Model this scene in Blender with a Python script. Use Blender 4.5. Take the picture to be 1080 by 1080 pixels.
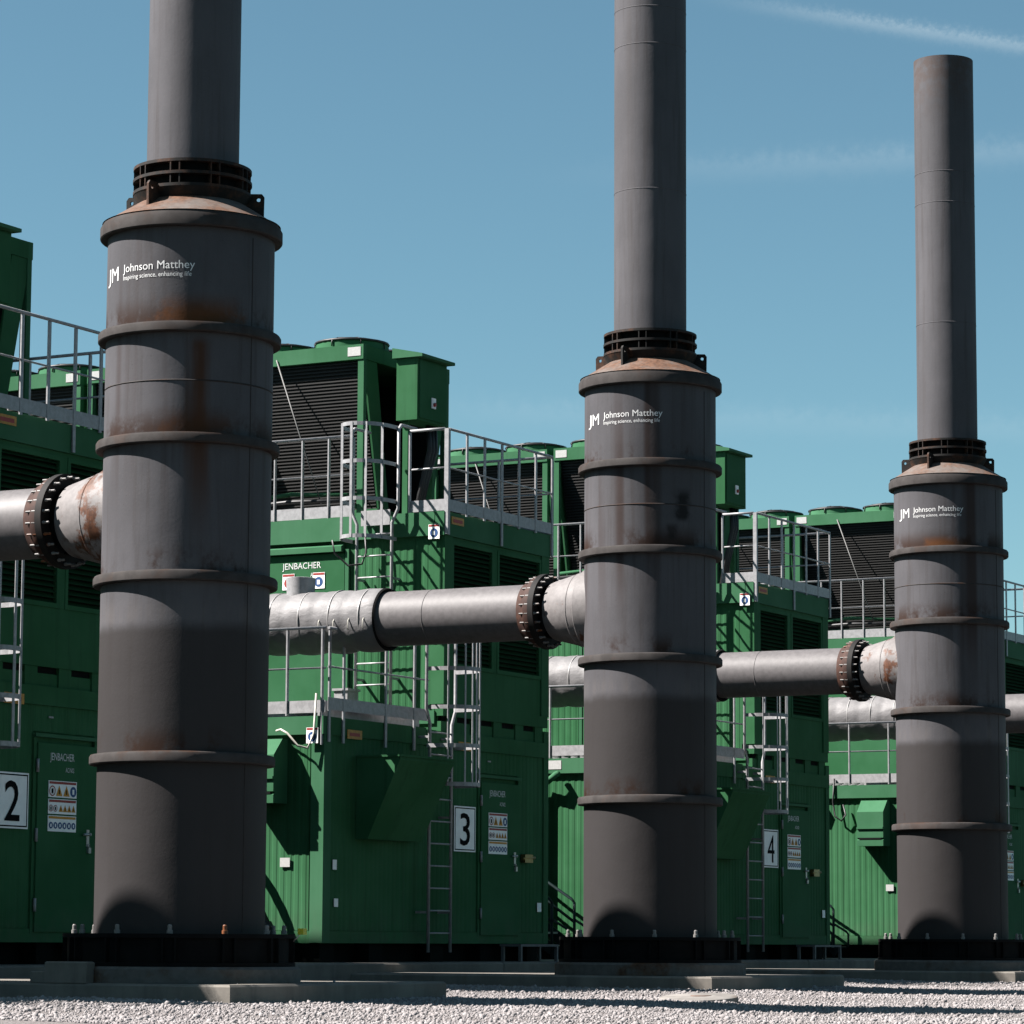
import bpy, math, random
import numpy as np
from mathutils import Matrix, Vector

# World axes: X runs along the row of stacks (away to the right), Y runs along the
# containers (away to the left), Z is up, origin = foot of the nearest stack.
R_ = math.radians
scene = bpy.context.scene
for o in list(bpy.data.objects):
    bpy.data.objects.remove(o)

# ------------------------------------------------------------------ camera
TH, PITCH, ROLL, FPX = R_(28.7288), R_(7.3104), R_(0.31), 3512.37
CAM = Vector((-25.1307, -17.1762, -0.0308))
cd = bpy.data.cameras.new('camera')
cam = bpy.data.objects.new('camera', cd)
scene.collection.objects.link(cam)
cd.sensor_width = 36.0
cd.lens = 36.0 * FPX / 1080.0
cd.clip_end = 20000
right0 = Vector((math.sin(TH), -math.cos(TH), 0))
fwd0 = Vector((math.cos(TH), math.sin(TH), 0))
up0 = Vector((0, 0, 1))
fwd = fwd0 * math.cos(PITCH) + up0 * math.sin(PITCH)
upp = up0 * math.cos(PITCH) - fwd0 * math.sin(PITCH)
cr = right0 * math.cos(ROLL) + upp * math.sin(ROLL)
cu = -right0 * math.sin(ROLL) + upp * math.cos(ROLL)
mw = Matrix((cr, cu, -fwd)).transposed().to_4x4()
mw.translation = CAM
cam.matrix_world = mw
scene.camera = cam

def pixdir(x, y):
    return (fwd + cr * ((x - 540) / FPX) + cu * ((540 - y) / FPX)).normalized()

# ------------------------------------------------------------------ sun, sky, exposure
SUN_EL = R_(46.3)
SUN_AZ = R_(266.0)            # measured clockwise from the viewing direction
su = math.cos(SUN_AZ - TH)
sv = -math.sin(SUN_AZ - TH)
TO_SUN = Vector((su * math.cos(SUN_EL), sv * math.cos(SUN_EL), math.sin(SUN_EL)))
ld = bpy.data.lights.new('sun', 'SUN')
ld.energy = 5.0
ld.angle = R_(0.53)
ld.color = (1.0, 0.945, 0.905)
sun = bpy.data.objects.new('sun', ld)
scene.collection.objects.link(sun)
sun.rotation_euler = TO_SUN.to_track_quat('Z', 'Y').to_euler()
sun.location = (-20, 20, 40)

world = bpy.data.worlds.new('World')
scene.world = world
world.use_nodes = True
wt = world.node_tree
wt.nodes.clear()
def wn(t, **k):
    n = wt.nodes.new(t)
    for a, b in k.items():
        setattr(n, a, b)
    return n
wl = wt.links.new
sky = wn('ShaderNodeTexSky', sky_type='NISHITA')
sky.sun_disc = False
sky.sun_elevation = SUN_EL
sky.sun_rotation = math.atan2(su, sv)
sky.altitude = 600
sky.air_density = 0.8
sky.dust_density = 0.9
sky.ozone_density = 1.3
geo = wn('ShaderNodeNewGeometry')
def wmath(op, a, b=None, c=None):
    n = wn('ShaderNodeMath', operation=op)
    for i, q in enumerate((a, b, c)):
        if q is None: continue
        if isinstance(q, (int, float)): n.inputs[i].default_value = q
        else: wl(q, n.inputs[i])
    return n.outputs[0]
tc = wn('ShaderNodeTexCoord')
DIR = tc.outputs['Generated']
def wdot(vec):
    n = wn('ShaderNodeVectorMath', operation='DOT_PRODUCT')
    wl(DIR, n.inputs[0]); n.inputs[1].default_value = vec
    return n.outputs['Value']
def contrail(p1, p2, width, amount, x_start, fade, nscale, seed):
    a, b = pixdir(*p1), pixdir(*p2)
    n = a.cross(b).normalized()
    t = (b - a).normalized()
    noi = wn('ShaderNodeTexNoise'); noi.inputs['Scale'].default_value = nscale
    noi.inputs['Detail'].default_value = 3; noi.inputs['Roughness'].default_value = 0.65
    mp = wn('ShaderNodeVectorMath', operation='ADD'); wl(DIR, mp.inputs[0]); mp.inputs[1].default_value = (seed, seed * 2, 0)
    wl(mp.outputs[0], noi.inputs['Vector'])
    dist = wmath('ADD', wdot(n), wmath('MULTIPLY', wmath('SUBTRACT', noi.outputs[0], 0.5), width * 1.6))
    q = wmath('DIVIDE', dist, width)
    g = wmath('POWER', 2.71828, wmath('MULTIPLY', wmath('MULTIPLY', q, q), -1.0))
    s0 = pixdir(*x_start).dot(t)
    ramp = wn('ShaderNodeMapRange', interpolation_type='SMOOTHSTEP')
    wl(wdot(t), ramp.inputs['Value'])
    ramp.inputs['From Min'].default_value = s0
    ramp.inputs['From Max'].default_value = s0 + fade
    front = wmath('GREATER_THAN', wdot(a), 0.0)
    nn = wmath('ADD', wmath('MULTIPLY', noi.outputs[0], 1.1), 0.25)
    return wmath('MULTIPLY', wmath('MULTIPLY', wmath('MULTIPLY', g, ramp.outputs[0]), wmath('MULTIPLY', nn, front)), amount)
c1 = contrail((760, 0), (1080, 49), 0.0021, 0.24, (700, -8), 0.075, 640, 3.0)
c2 = contrail((620, 184), (1080, 160), 0.0038, 0.11, (520, 190), 0.12, 300, 9.0)
c3 = contrail((470, 432), (900, 446), 0.0042, 0.07, (380, 430), 0.06, 260, 14.0)
ctot = wmath('MINIMUM', wmath('ADD', wmath('ADD', c1, c2), c3), 0.6)
tint = wn('ShaderNodeMix', data_type='RGBA', blend_type='MULTIPLY')
tint.inputs[0].default_value = 1.0
wl(sky.outputs[0], tint.inputs[6])
tint.inputs[7].default_value = (0.56, 0.735, 0.635, 1)
mix = wn('ShaderNodeMix', data_type='RGBA')
wl(ctot, mix.inputs[0]); wl(tint.outputs[2], mix.inputs[6]); mix.inputs[7].default_value = (4.4, 5.0, 5.2, 1)
bg = wn('ShaderNodeBackground'); bg.inputs['Strength'].default_value = 0.05
wl(mix.outputs[2], bg.inputs['Color'])
wo = wn('ShaderNodeOutputWorld'); wl(bg.outputs[0], wo.inputs['Surface'])

scene.view_settings.view_transform = 'Standard'
scene.view_settings.look = 'None'
scene.view_settings.gamma = 1.0
scene.view_settings.exposure = 1.9
scene.view_settings.use_curve_mapping = False
scene.cycles.max_bounces = 4
scene.cycles.diffuse_bounces = 1
scene.cycles.glossy_bounces = 2
scene.cycles.use_denoising = True
scene.cycles.adaptive_threshold = 0.02

# ------------------------------------------------------------------ materials
class NT:
    def __init__(s, name):
        s.m = bpy.data.materials.new(name); s.m.use_nodes = True
        s.t = s.m.node_tree; s.t.nodes.clear()
        s.out = s.n('ShaderNodeOutputMaterial'); s.b = s.n('ShaderNodeBsdfPrincipled')
        s.l(s.b.outputs[0], s.out.inputs[0])
        s.pos = s.n('ShaderNodeNewGeometry').outputs['Position']
    def n(s, t, **k):
        x = s.t.nodes.new(t)
        for a, b in k.items(): setattr(x, a, b)
        return x
    def l(s, a, b): s.t.links.new(a, b)
    def val(s, sock, v):
        if isinstance(v, (int, float, tuple)): sock.default_value = v
        else: s.l(v, sock)
    def math(s, op, a, b=0.0, clamp=False):
        x = s.n('ShaderNodeMath', operation=op, use_clamp=clamp); s.val(x.inputs[0], a); s.val(x.inputs[1], b); return x.outputs[0]
    def noise(s, scale, detail=4, rough=0.6, stretch=(1, 1, 1), dist=0.0, vec=None):
        mp = s.n('ShaderNodeMapping'); s.l(vec or s.pos, mp.inputs['Vector']); mp.inputs['Scale'].default_value = stretch
        x = s.n('ShaderNodeTexNoise'); s.l(mp.outputs[0], x.inputs['Vector'])
        x.inputs['Scale'].default_value = scale; x.inputs['Detail'].default_value = detail
        x.inputs['Roughness'].default_value = rough; x.inputs['Distortion'].default_value = dist
        return x.outputs[0]
    def ramp(s, v, lo, hi, a=0.0, b=1.0):
        x = s.n('ShaderNodeMapRange', interpolation_type='SMOOTHSTEP'); s.val(x.inputs['Value'], v)
        x.inputs['From Min'].default_value = lo; x.inputs['From Max'].default_value = hi
        x.inputs['To Min'].default_value = a; x.inputs['To Max'].default_value = b
        return x.outputs[0]
    def mix(s, f, a, b, mode='MIX'):
        x = s.n('ShaderNodeMix', data_type='RGBA', blend_type=mode)
        s.val(x.inputs[0], f)
        for i, q in ((6, a), (7, b)):
            if isinstance(q, tuple): x.inputs[i].default_value = q if len(q) == 4 else q + (1,)
            else: s.l(q, x.inputs[i])
        return x.outputs[2]
    def bump(s, h, strength, dist=0.01):
        x = s.n('ShaderNodeBump'); x.inputs['Strength'].default_value = strength; x.inputs['Distance'].default_value = dist
        s.l(h, x.inputs['Height']); s.l(x.outputs[0], s.b.inputs['Normal'])
    def z(s):
        x = s.n('ShaderNodeSeparateXYZ'); s.l(s.pos, x.inputs[0]); return x.outputs['Z']
    def set(s, col=None, rough=None, metal=None, spec=None, tone=.575):
        if tone != 1 and col is not None and not isinstance(col, tuple):
            col = s.mix(1.0, col, (tone, tone, tone), 'MULTIPLY')
        if col is not None: s.val(s.b.inputs['Base Color'], col + (1,) if isinstance(col, tuple) and len(col) == 3 else col)
        if rough is not None: s.val(s.b.inputs['Roughness'], rough)
        if metal is not None: s.b.inputs['Metallic'].default_value = metal
        if spec is not None: s.b.inputs['Specular IOR Level'].default_value = spec
        return s.m

RINGS = [(6.423, .15), (5.424, .09), (4.415, .09), (3.173, .09), (1.556, .09)]

def m_simple(name, col, rough=.6, metal=0., var=.15, scale=6., spec=.4, stretch=(1, 1, 1), tone=.575):
    q = NT(name)
    n = q.noise(scale, 5, .65, stretch)
    c = q.mix(q.ramp(n, .3, .7), tuple(x * (1 - var) for x in col), tuple(min(1, x * (1 + var)) for x in col))
    return q.set(c, rough, metal, spec, tone)

def m_stack(name, top_only=False):
    q = NT(name)
    a = q.noise(1.1, 5, .6, (1, 1, .6)); b = q.noise(11, 4, .65, (1, 1, .05)); f = q.noise(55, 3, .6)
    c = q.mix(q.ramp(a, .32, .68), (.084, .082, .088), (.107, .104, .112))
    c = q.mix(q.math('MULTIPLY', q.ramp(b, .48, .72), .6), c, (.070, .064, .065))
    c = q.mix(q.math('MULTIPLY', q.ramp(f, .5, .75), .22), c, (.135, .125, .125))
    z = q.z()
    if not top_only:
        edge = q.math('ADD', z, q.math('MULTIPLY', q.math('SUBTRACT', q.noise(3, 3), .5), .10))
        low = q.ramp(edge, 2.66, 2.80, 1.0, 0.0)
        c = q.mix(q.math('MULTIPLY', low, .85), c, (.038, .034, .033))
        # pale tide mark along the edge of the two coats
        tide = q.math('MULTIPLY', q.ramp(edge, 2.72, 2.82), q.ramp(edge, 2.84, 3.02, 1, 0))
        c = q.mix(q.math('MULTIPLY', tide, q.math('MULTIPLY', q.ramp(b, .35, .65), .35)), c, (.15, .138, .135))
        stain = None
        for zr, h in RINGS[1:]:
            up = q.math('MULTIPLY', q.ramp(z, zr + .03, zr + .07), q.ramp(z, zr + .06, zr + .33, 1, 0))
            stain = up if stain is None else q.math('MAXIMUM', stain, up)
        rn = q.noise(1.5, 4, .6, (1, 1, .5)); rn2 = q.noise(17, 5, .7)
        rust = q.math('MULTIPLY', stain, q.ramp(q.math('ADD', rn, q.math('MULTIPLY', q.math('SUBTRACT', rn2, .5), .25)), .47, .60))
        c = q.mix(q.math('MULTIPLY', rust, .85), c, (.034, .015, .008))
        # rust runs below some rings
        run = q.math('MULTIPLY', q.ramp(q.noise(2.6, 2, .5, (1, 1, .03)), .60, .70), q.ramp(z, 3.2, 4.6))
        c = q.mix(q.math('MULTIPLY', run, .7), c, (.036, .018, .012))
        sc = q.math('MULTIPLY', q.ramp(q.noise(26, 3, .7, (1, 1, 2.5)), .68, .74), .8)
        c = q.mix(sc, c, (.04, .03, .027))
        # stains that belong to single stacks: run and scorch on the first, a dark patch on the second, rust on the third
        sep = q.n('ShaderNodeSeparateXYZ'); q.l(q.pos, sep.inputs[0])
        def spot(x, y, r0, r1, za, zb, zc, zd, col, amt, nz):
            dx = q.math('SUBTRACT', sep.outputs['X'], x); dy = q.math('SUBTRACT', sep.outputs['Y'], y)
            d2 = q.math('SQRT', q.math('ADD', q.math('MULTIPLY', dx, dx), q.math('MULTIPLY', dy, dy)))
            d2 = q.math('ADD', d2, q.math('MULTIPLY', q.math('SUBTRACT', nz, .5), r1 * 1.5))
            m = q.math('MULTIPLY', q.ramp(d2, r0, r1, 1, 0), q.math('MULTIPLY', q.ramp(z, za, zb), q.ramp(z, zc, zd, 1, 0)))
            return q.mix(q.math('MULTIPLY', m, amt), cc[0], col)
        cc = [c]; nf = q.noise(7, 4, .7); ns = q.noise(5, 3, .6, (1, 1, .12))
        cc[0] = spot(-.575, -.512, .02, .15, 3.3, 4.5, 5.25, 5.38, (.075, .031, .014), .85, ns)
        cc[0] = spot(-.575, -.512, .18, .52, 5.46, 5.49, 5.52, 5.78, (.115, .046, .018), .92, nf)
        cc[0] = spot(-.575, -.512, .15, .42, 4.45, 4.48, 4.50, 4.74, (.07, .03, .014), .8, nf)
        cc[0] = spot(9.14, -.638, .02, .14, 4.72, 4.80, 5.02, 5.16, (.016, .015, .015), .9, nf)
        cc[0] = spot(9.02, -.55, .02, .10, 4.50, 4.56, 4.66, 4.74, (.020, .017, .016), .7, nf)
        cc[0] = spot(18.39, -.185, .10, .38, 5.46, 5.48, 5.50, 5.64, (.12, .048, .018), .9, nf)
        c = cc[0]
    else:
        tip = q.math('MULTIPLY', q.ramp(z, 11.5, 12.6), q.ramp(q.noise(7, 4), .35, .6))
        c = q.mix(q.math('MULTIPLY', tip, .5), c, (.085, .055, .042))
        run = q.ramp(q.noise(4, 3, .5, (1, 1, .03)), .58, .72)
        c = q.mix(q.math('MULTIPLY', run, .4), c, (.070, .060, .056))
    dent = q.noise(1.7, 2, .5)
    q.bump(q.math('ADD', q.math('MULTIPLY', q.noise(30, 3), .12), dent), .16, .05)
    return q.set(c, .62, 0, .06, tone=.70 if top_only else .64)

def m_ring(name):
    q = NT(name)
    n = q.noise(5, 5, .65)
    c = q.mix(q.ramp(n, .35, .65), (.058, .052, .050), (.084, .076, .073))
    r = q.noise(2.2, 4, .7)
    nz = q.n('ShaderNodeSeparateXYZ'); g = q.n('ShaderNodeNewGeometry'); q.l(g.outputs['Normal'], nz.inputs[0])
    c = q.mix(q.math('MULTIPLY', q.ramp(r, .5, .66), q.ramp(nz.outputs['Z'], .2, .8, .25, .85)), c, (.085, .040, .022))
    return q.set(c, .75, 0, .08, tone=.49)

def m_rustmetal(name, clean, rustc, lo, hi, scale=3., rough=.75, by_end=False):
    q = NT(name)
    n = q.noise(scale, 6, .7)
    at = q.n('ShaderNodeAttribute', attribute_type='OBJECT', attribute_name='rust')
    fac = at.outputs['Fac']
    if by_end:                   # rust gathers at the welded end of the duct
        sep = q.n('ShaderNodeSeparateXYZ'); q.l(q.pos, sep.inputs[0])
        fac = q.math('MULTIPLY', fac, q.ramp(sep.outputs['Y'], .80, 1.05, 1.0, .22))
    v = q.math('ADD', n, q.math('MULTIPLY', fac, .5))
    c = q.mix(q.ramp(q.noise(14, 4), .3, .7), tuple(x * .85 for x in clean), tuple(x * 1.1 for x in clean))
    rr = q.mix(q.ramp(q.noise(22, 4), .3, .7), tuple(x * .6 for x in rustc), tuple(x * 1.3 for x in rustc))
    c = q.mix(q.ramp(v, lo, hi), c, rr)
    q.bump(n, .15)
    return q.set(c, rough, 0, .25)

def m_green(name, col, dirt=.75):
    q = NT(name)
    a = q.noise(.9, 4, .6); b = q.noise(8, 4, .65, (1, 1, .05)); f = q.noise(40, 3)
    c = q.mix(q.ramp(a, .3, .7), tuple(x * .84 for x in col), (col[0] * 1.3, col[1] * 1.08, col[2] * 1.22))
    c = q.mix(q.math('MULTIPLY', q.ramp(b, .48, .78), dirt), c, tuple(x * .62 + .006 for x in col))
    z = q.z()
    dust = q.math('MULTIPLY', q.ramp(z, -.1, .55, 1, 0), q.ramp(q.noise(4, 4), .3, .7))
    c = q.mix(q.math('MULTIPLY', dust, .22), c, (.12, .12, .10))
    q.bump(q.math('ADD', a, q.math('MULTIPLY', f, .1)), .06, .02)
    return q.set(c, .6, 0, .03, tone=.66)

def m_concrete(name, col=(.25, .228, .20)):
    q = NT(name)
    a = q.noise(1.8, 6, .65); b = q.noise(60, 3, .7); v = q.noise(6, 4, .6, (1, 1, .15))
    c = q.mix(q.ramp(a, .3, .72), tuple(x * .75 for x in col), tuple(x * 1.15 for x in col))
    c = q.mix(q.math('MULTIPLY', q.ramp(v, .5, .75), .5), c, (.13, .12, .11))
    rs = q.math('MULTIPLY', q.ramp(q.noise(1.6, 3, .6, (1, 1, .2)), .62, .72), .6)
    c = q.mix(rs, c, (.16, .085, .045))
    q.bump(q.math('ADD', a, q.math('MULTIPLY', b, .3)), .3, .01)
    return q.set(c, .9, 0, .2)

M = {}
M['stack'] = m_stack('stack_grey_coating')
M['chimney'] = m_stack('chimney_grey_coating', True)
M['ring'] = m_ring('ring_grey_coating')
M['cone'] = m_rustmetal('rusty_cone', (.17, .145, .13), (.15, .072, .04), .32, .62, 2.2)
M['collar'] = m_rustmetal('scorched_collar', (.013, .012, .011), (.085, .036, .018), .44, .66, 4.)
M['black'] = m_simple('base_black', (.006, .006, .0065), .85, 0, .3, 8, .1)  # even black for the base skirt and its gussets
M['near_black'] = m_simple('near_black', (.010, .010, .010), .9, 0, .3, 8, .1)  # near-black for the collar core and the jacket end
M['bolt'] = m_rustmetal('zinc_bolt', (.24, .23, .22), (.22, .075, .028), .60, .66, 2.3, .5)
M['duct'] = m_rustmetal('duct_pale_grey', (.160, .149, .151), (.13, .052, .028), .80, .92, 2.4, .55)
M['nozzle'] = m_rustmetal('duct_nozzle_grey', (.235, .218, .215), (.13, .050, .024), .56, .66, 3.0, .6, True)
M['flange_brown'] = m_rustmetal('flange_primer', (.050, .021, .015), (.075, .030, .018), .4, .7, 6)
M['flange_dark'] = m_rustmetal('flange_dark', (.008, .0065, .006), (.045, .018, .010), .6, .8, 7)
M['jacket'] = None
q = NT('insulation_jacket')
a = q.noise(7, 5, .6); c = q.mix(q.ramp(a, .3, .7), (.185, .180, .183), (.225, .218, .221))
q.bump(q.noise(13, 3, .6, (1.1, .6, 1.1), .4), .22, .03)
M['jacket'] = q.set(c, .58, .0, .3)
M['strap'] = m_simple('jacket_seam', (.33, .32, .315), .5)
M['galv'] = m_simple('galvanised_steel', (.41, .408, .418), .48, .15, .16, 16, .5)
M['green'] = m_green('green_paint', (.038, .146, .060))
M['green_door'] = m_green('green_door_paint', (.034, .138, .057), .2)
M['green_trim'] = m_green('green_trim_paint', (.050, .168, .080), .25)
M['dark'] = m_simple('dark_void', (.006, .008, .007), .9, 0, .2, 5, .1)
M['coil'] = m_simple('coil_fins', (.005, .005, .005), .55, .0, .3, 3, .3)
M['fin'] = m_simple('coil_slats', (.0085, .0075, .0065), .6, .0, .3, 3, .3)
M['louvre'] = m_simple('louvre_green', (.016, .060, .024), .8, 0, .15, 4, .04)
M['concrete'] = m_concrete('concrete')
M['concrete_light'] = m_concrete('cover_concrete', (.30, .28, .26))
M['grout'] = m_rustmetal('grout_pad', (.15, .14, .13), (.10, .045, .02), .48, .66, 1.2, .9)
M['white'] = m_simple('white_plate', (.74, .74, .73), .45, 0, .05, 10, tone=1)
M['plate'] = m_simple('white_dimmed_for_sun', (.42, .42, .41), .5, 0, .08, 30, tone=.8)  # darker copy of the white plate for labels standing in sun
M['ink'] = m_simple('black_print', (.008, .008, .009), .8, 0, .1, 6, .05)
M['letter'] = m_simple('white_letter', (.50, .50, .495), .6, 0, .05, tone=1)
M['red'] = m_simple('red_print', (.42, .035, .025), .5, 0, .1)
M['orange'] = m_simple('amber_print', (.75, .33, .02), .5, 0, .1)
M['blue'] = m_simple('blue_print', (.015, .085, .27), .5, 0, .1)
M['amber'] = m_simple('amber_plate', (.62, .30, .035), .5, 0, .2, 30)
M['steel'] = m_simple('bright_steel', (.60, .60, .60), .3, .6, .1)
M['brass'] = m_simple('brass', (.35, .26, .10), .35, .8, .1)
M['dark_teal'] = m_simple('dark_rail_teal', (.016, .032, .034), .5, 0, .15, 10, .2)  # even dark teal for the stair rails and stringers
M['rod'] = m_simple('brace_rod', (.17, .17, .165), .6)
M['galv_dark'] = m_simple('dull_galvanised', (.16, .16, .165), .6)
M['cable'] = m_simple('black_cable', (.012, .012, .013), .5, 0, .1)
M['hose'] = m_simple('pale_hose', (.62, .60, .52), .5, 0, .1)
M['yellow'] = m_simple('yellow_tag', (.65, .60, .04), .5, 0, .1)

# gravel
q = NT('gravel_stone')
oi = q.n('ShaderNodeAttribute', attribute_type='GEOMETRY', attribute_name='tone')
n = q.noise(60, 3)
c = q.mix(oi.outputs['Fac'], (.25, .228, .224), (.42, .393, .39))
c = q.mix(q.math('MULTIPLY', q.ramp(n, .45, .75), .3), c, (.25, .21, .19))
M['stone'] = q.set(c, .9, 0, .2)
q = NT('gravel_ground')
n = q.noise(28, 4, .7); n2 = q.noise(.4, 4)
c = q.mix(q.ramp(n, .35, .65), (.17, .152, .147), (.32, .295, .288))
c = q.mix(q.math('MULTIPLY', q.ramp(n2, .4, .7), .3), c, (.21, .19, .172))
q.bump(n, .8, .03)
M['gravel'] = q.set(c, .95, 0, .15)
M['outer_ground'] = m_simple('dark_outer_ground', (.040, .040, .038), .95, 0, .35, .6, .1)  # ground outside the view, kept dark to cut bounced light

# ------------------------------------------------------------------ mesh builder
class MB:
    def __init__(s): s.v, s.f, s.s = [], [], []
    def add(s, vs, fs, smooth=False):
        o = len(s.v); s.v += [tuple(p) for p in vs]
        s.f += [tuple(i + o for i in f) for f in fs]; s.s += [smooth] * len(fs); return s
    def box(s, a, b):
        x0, y0, z0 = (min(p, q) for p, q in zip(a, b)); x1, y1, z1 = (max(p, q) for p, q in zip(a, b))
        vs = [(x0, y0, z0), (x1, y0, z0), (x1, y1, z0), (x0, y1, z0), (x0, y0, z1), (x1, y0, z1), (x1, y1, z1), (x0, y1, z1)]
        return s.add(vs, [(0, 3, 2, 1), (4, 5, 6, 7), (0, 1, 5, 4), (1, 2, 6, 5), (2, 3, 7, 6), (3, 0, 4, 7)])
    def prism(s, poly, axis, a, b):
        """poly: 2-D points; axis 0/1/2 the extrusion axis"""
        def mk(p, t):
            if axis == 0: return (t, p[0], p[1])
            if axis == 1: return (p[0], t, p[1])
            return (p[0], p[1], t)
        n = len(poly); area = sum(poly[i][0] * poly[(i + 1) % n][1] - poly[(i + 1) % n][0] * poly[i][1] for i in range(n))
        if (area < 0) != (axis == 1): poly = poly[::-1]
        vs = [mk(p, a) for p in poly] + [mk(p, b) for p in poly]
        fs = [tuple(range(n))[::-1], tuple(range(n, 2 * n))] + [(i, (i + 1) % n, n + (i + 1) % n, n + i) for i in range(n)]
        return s.add(vs, fs)
    def tube(s, pts, r, n=8, cap=True, smooth=True):
        pts = [Vector(p) for p in pts]; vs = []; fs = []
        for i, p in enumerate(pts):
            if i == 0: t = pts[1] - p
            elif i == len(pts) - 1: t = p - pts[i - 1]
            else: t = (pts[i + 1] - p).normalized() + (p - pts[i - 1]).normalized()
            t.normalize()
            ref = Vector((0, 0, 1)) if abs(t.z) < .9 else Vector((1, 0, 0))
            a = t.cross(ref).normalized(); b = t.cross(a).normalized()
            if i and (a.dot(pa) < 0): a, b = -a, -b
            pa = a
            rr = r[i] if isinstance(r, (list, tuple)) else r
            for k in range(n):
                w = 2 * math.pi * k / n
                vs.append(p + (a * math.cos(w) + b * math.sin(w)) * rr)
        for i in range(len(pts) - 1):
            for k in range(n):
                fs.append((i * n + k, i * n + (k + 1) % n, (i + 1) * n + (k + 1) % n, (i + 1) * n + k))
        o = len(s.v); s.add(vs, fs, smooth)
        if cap:
            s.f += [tuple(o + k for k in range(n))[::-1], tuple(o + (len(pts) - 1) * n + k for k in range(n))]; s.s += [False, False]
        return s
    def bar(s, p, q, w, h, up=(0, 0, 1)):
        """flat bar from p to q, width w along the side axis, height h along the up axis"""
        p, q = Vector(p), Vector(q); t = (q - p).normalized(); up = Vector(up)
        a = t.cross(up).normalized(); b = a.cross(t).normalized()
        vs = [e + a * i * w / 2 + b * j * h / 2 for e in (p, q) for i, j in ((-1, -1), (1, -1), (1, 1), (-1, 1))]
        return s.add(vs, [(0, 1, 2, 3), (7, 6, 5, 4), (0, 4, 5, 1), (1, 5, 6, 2), (2, 6, 7, 3), (3, 7, 4, 0)])
    def lathe(s, prof, n=64, c=(0, 0), axis='z', sharp=None):
        """prof: (radius, height) revolved round z (or y) at c; the surface breaks at profile corners"""
        runs = [[prof[0]]]
        for i in range(1, len(prof)):
            runs[-1].append(prof[i])
            if i < len(prof) - 1:
                a = math.atan2(prof[i][1] - prof[i - 1][1], prof[i][0] - prof[i - 1][0]); b = math.atan2(prof[i + 1][1] - prof[i][1], prof[i + 1][0] - prof[i][0])
                if abs((b - a + math.pi) % (2 * math.pi) - math.pi) > .6: runs.append([prof[i]])
        for run in runs:
            m = len(run); o = len(s.v)
            for k in range(n):
                w = 2 * math.pi * k / n; cs, sn = math.cos(w), math.sin(w)
                for r, h in run:
                    s.v.append((c[0] + r * cs, c[1] + r * sn, h) if axis == 'z' else (c[0] + r * cs, h, c[1] - r * sn))
            for k in range(n):
                k2 = (k + 1) % n
                for i in range(m - 1):
                    s.f.append((o + k * m + i, o + k2 * m + i, o + k2 * m + i + 1, o + k * m + i + 1)); s.s.append(True)
        return s
    def corr(s, axis, p, a0, a1, z0, z1, sign, pitch=.105, depth=.004):
        """ribbed sheet in the plane axis=p, ribs vertical, relief towards sign"""
        vs = []; t = a0; k = 0; xs = []
        seg = [(.0, 0), (.30, 0), (.42, 1), (.88, 1)]
        while t < a1 - 1e-6:
            for f, h in seg:
                x = t + f * pitch
                if x < a1: xs.append((x, h))
            t += pitch
        xs.append((a1, 0))
        for x, h in xs:
            q = p + sign * depth * h
            for z in (z0, z1): vs.append((q, x, z) if axis == 0 else (x, q, z))
        fs = []
        flip = (axis == 0) == (sign > 0)
        for i in range(len(xs) - 1):
            f = (2 * i, 2 * i + 2, 2 * i + 3, 2 * i + 1)
            fs.append(f if flip else f[::-1])
        return s.add(vs, fs)
    def mesh(s, name, mat, off=(0, 0, 0)):
        me = bpy.data.meshes.new(name)
        me.from_pydata([(p[0] - off[0], p[1] - off[1], p[2] - off[2]) for p in s.v], [], s.f)
        me.polygons.foreach_set('use_smooth', s.s)
        me.materials.append(mat); me.update(); return me

COL = scene.collection
def link(o):
    COL.objects.link(o); return o
def tag(o, label=None, cat=None, group=None, kind=None):
    for k, v in (('label', label), ('category', cat), ('group', group), ('kind', kind)):
        if v: o[k] = v
    return o
class Thing:
    def __init__(s, name, base, label, cat, group=None):
        s.o = link(bpy.data.objects.new(name, None)); s.o.location = base; s.base = Vector(base); s.o.empty_display_size = .2
        s.off = {s.o.name: s.base}
        tag(s.o, label, cat, group)
    def part(s, name, mb, mat, parent=None, label=None, kind=None):
        o = link(bpy.data.objects.new(name, mb if isinstance(mb, bpy.types.Mesh) else mb.mesh(name, M[mat] if isinstance(mat, str) else mat, s.base)))
        o.parent = parent or s.o
        tag(o, label, kind=kind); return o
    def rep(s, name, mesh, locs, parent=None, rots=None):
        """repeats sharing one mesh; locs are world positions of the mesh origin"""
        out = []
        for i, l in enumerate(locs):
            o = link(bpy.data.objects.new(name, mesh)); o.parent = parent or s.o; o.location = Vector(l) - s.base
            if rots: o.rotation_euler = rots[i]
            out.append(o)
        return out
def kids(o): return [c for c in o.children]
def copy_tree(o, dx=0., parent=None, label=None):
    c = link(o.copy()); c.parent = parent
    if parent is None: c.location.x += dx
    if label: c['label'] = label
    for ch in kids(o): copy_tree(ch, 0, c)
    return c
def struct(name, mb, mat):
    o = link(bpy.data.objects.new(name, mb.mesh(name, M[mat]))); o['kind'] = 'structure'; return o

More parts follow.
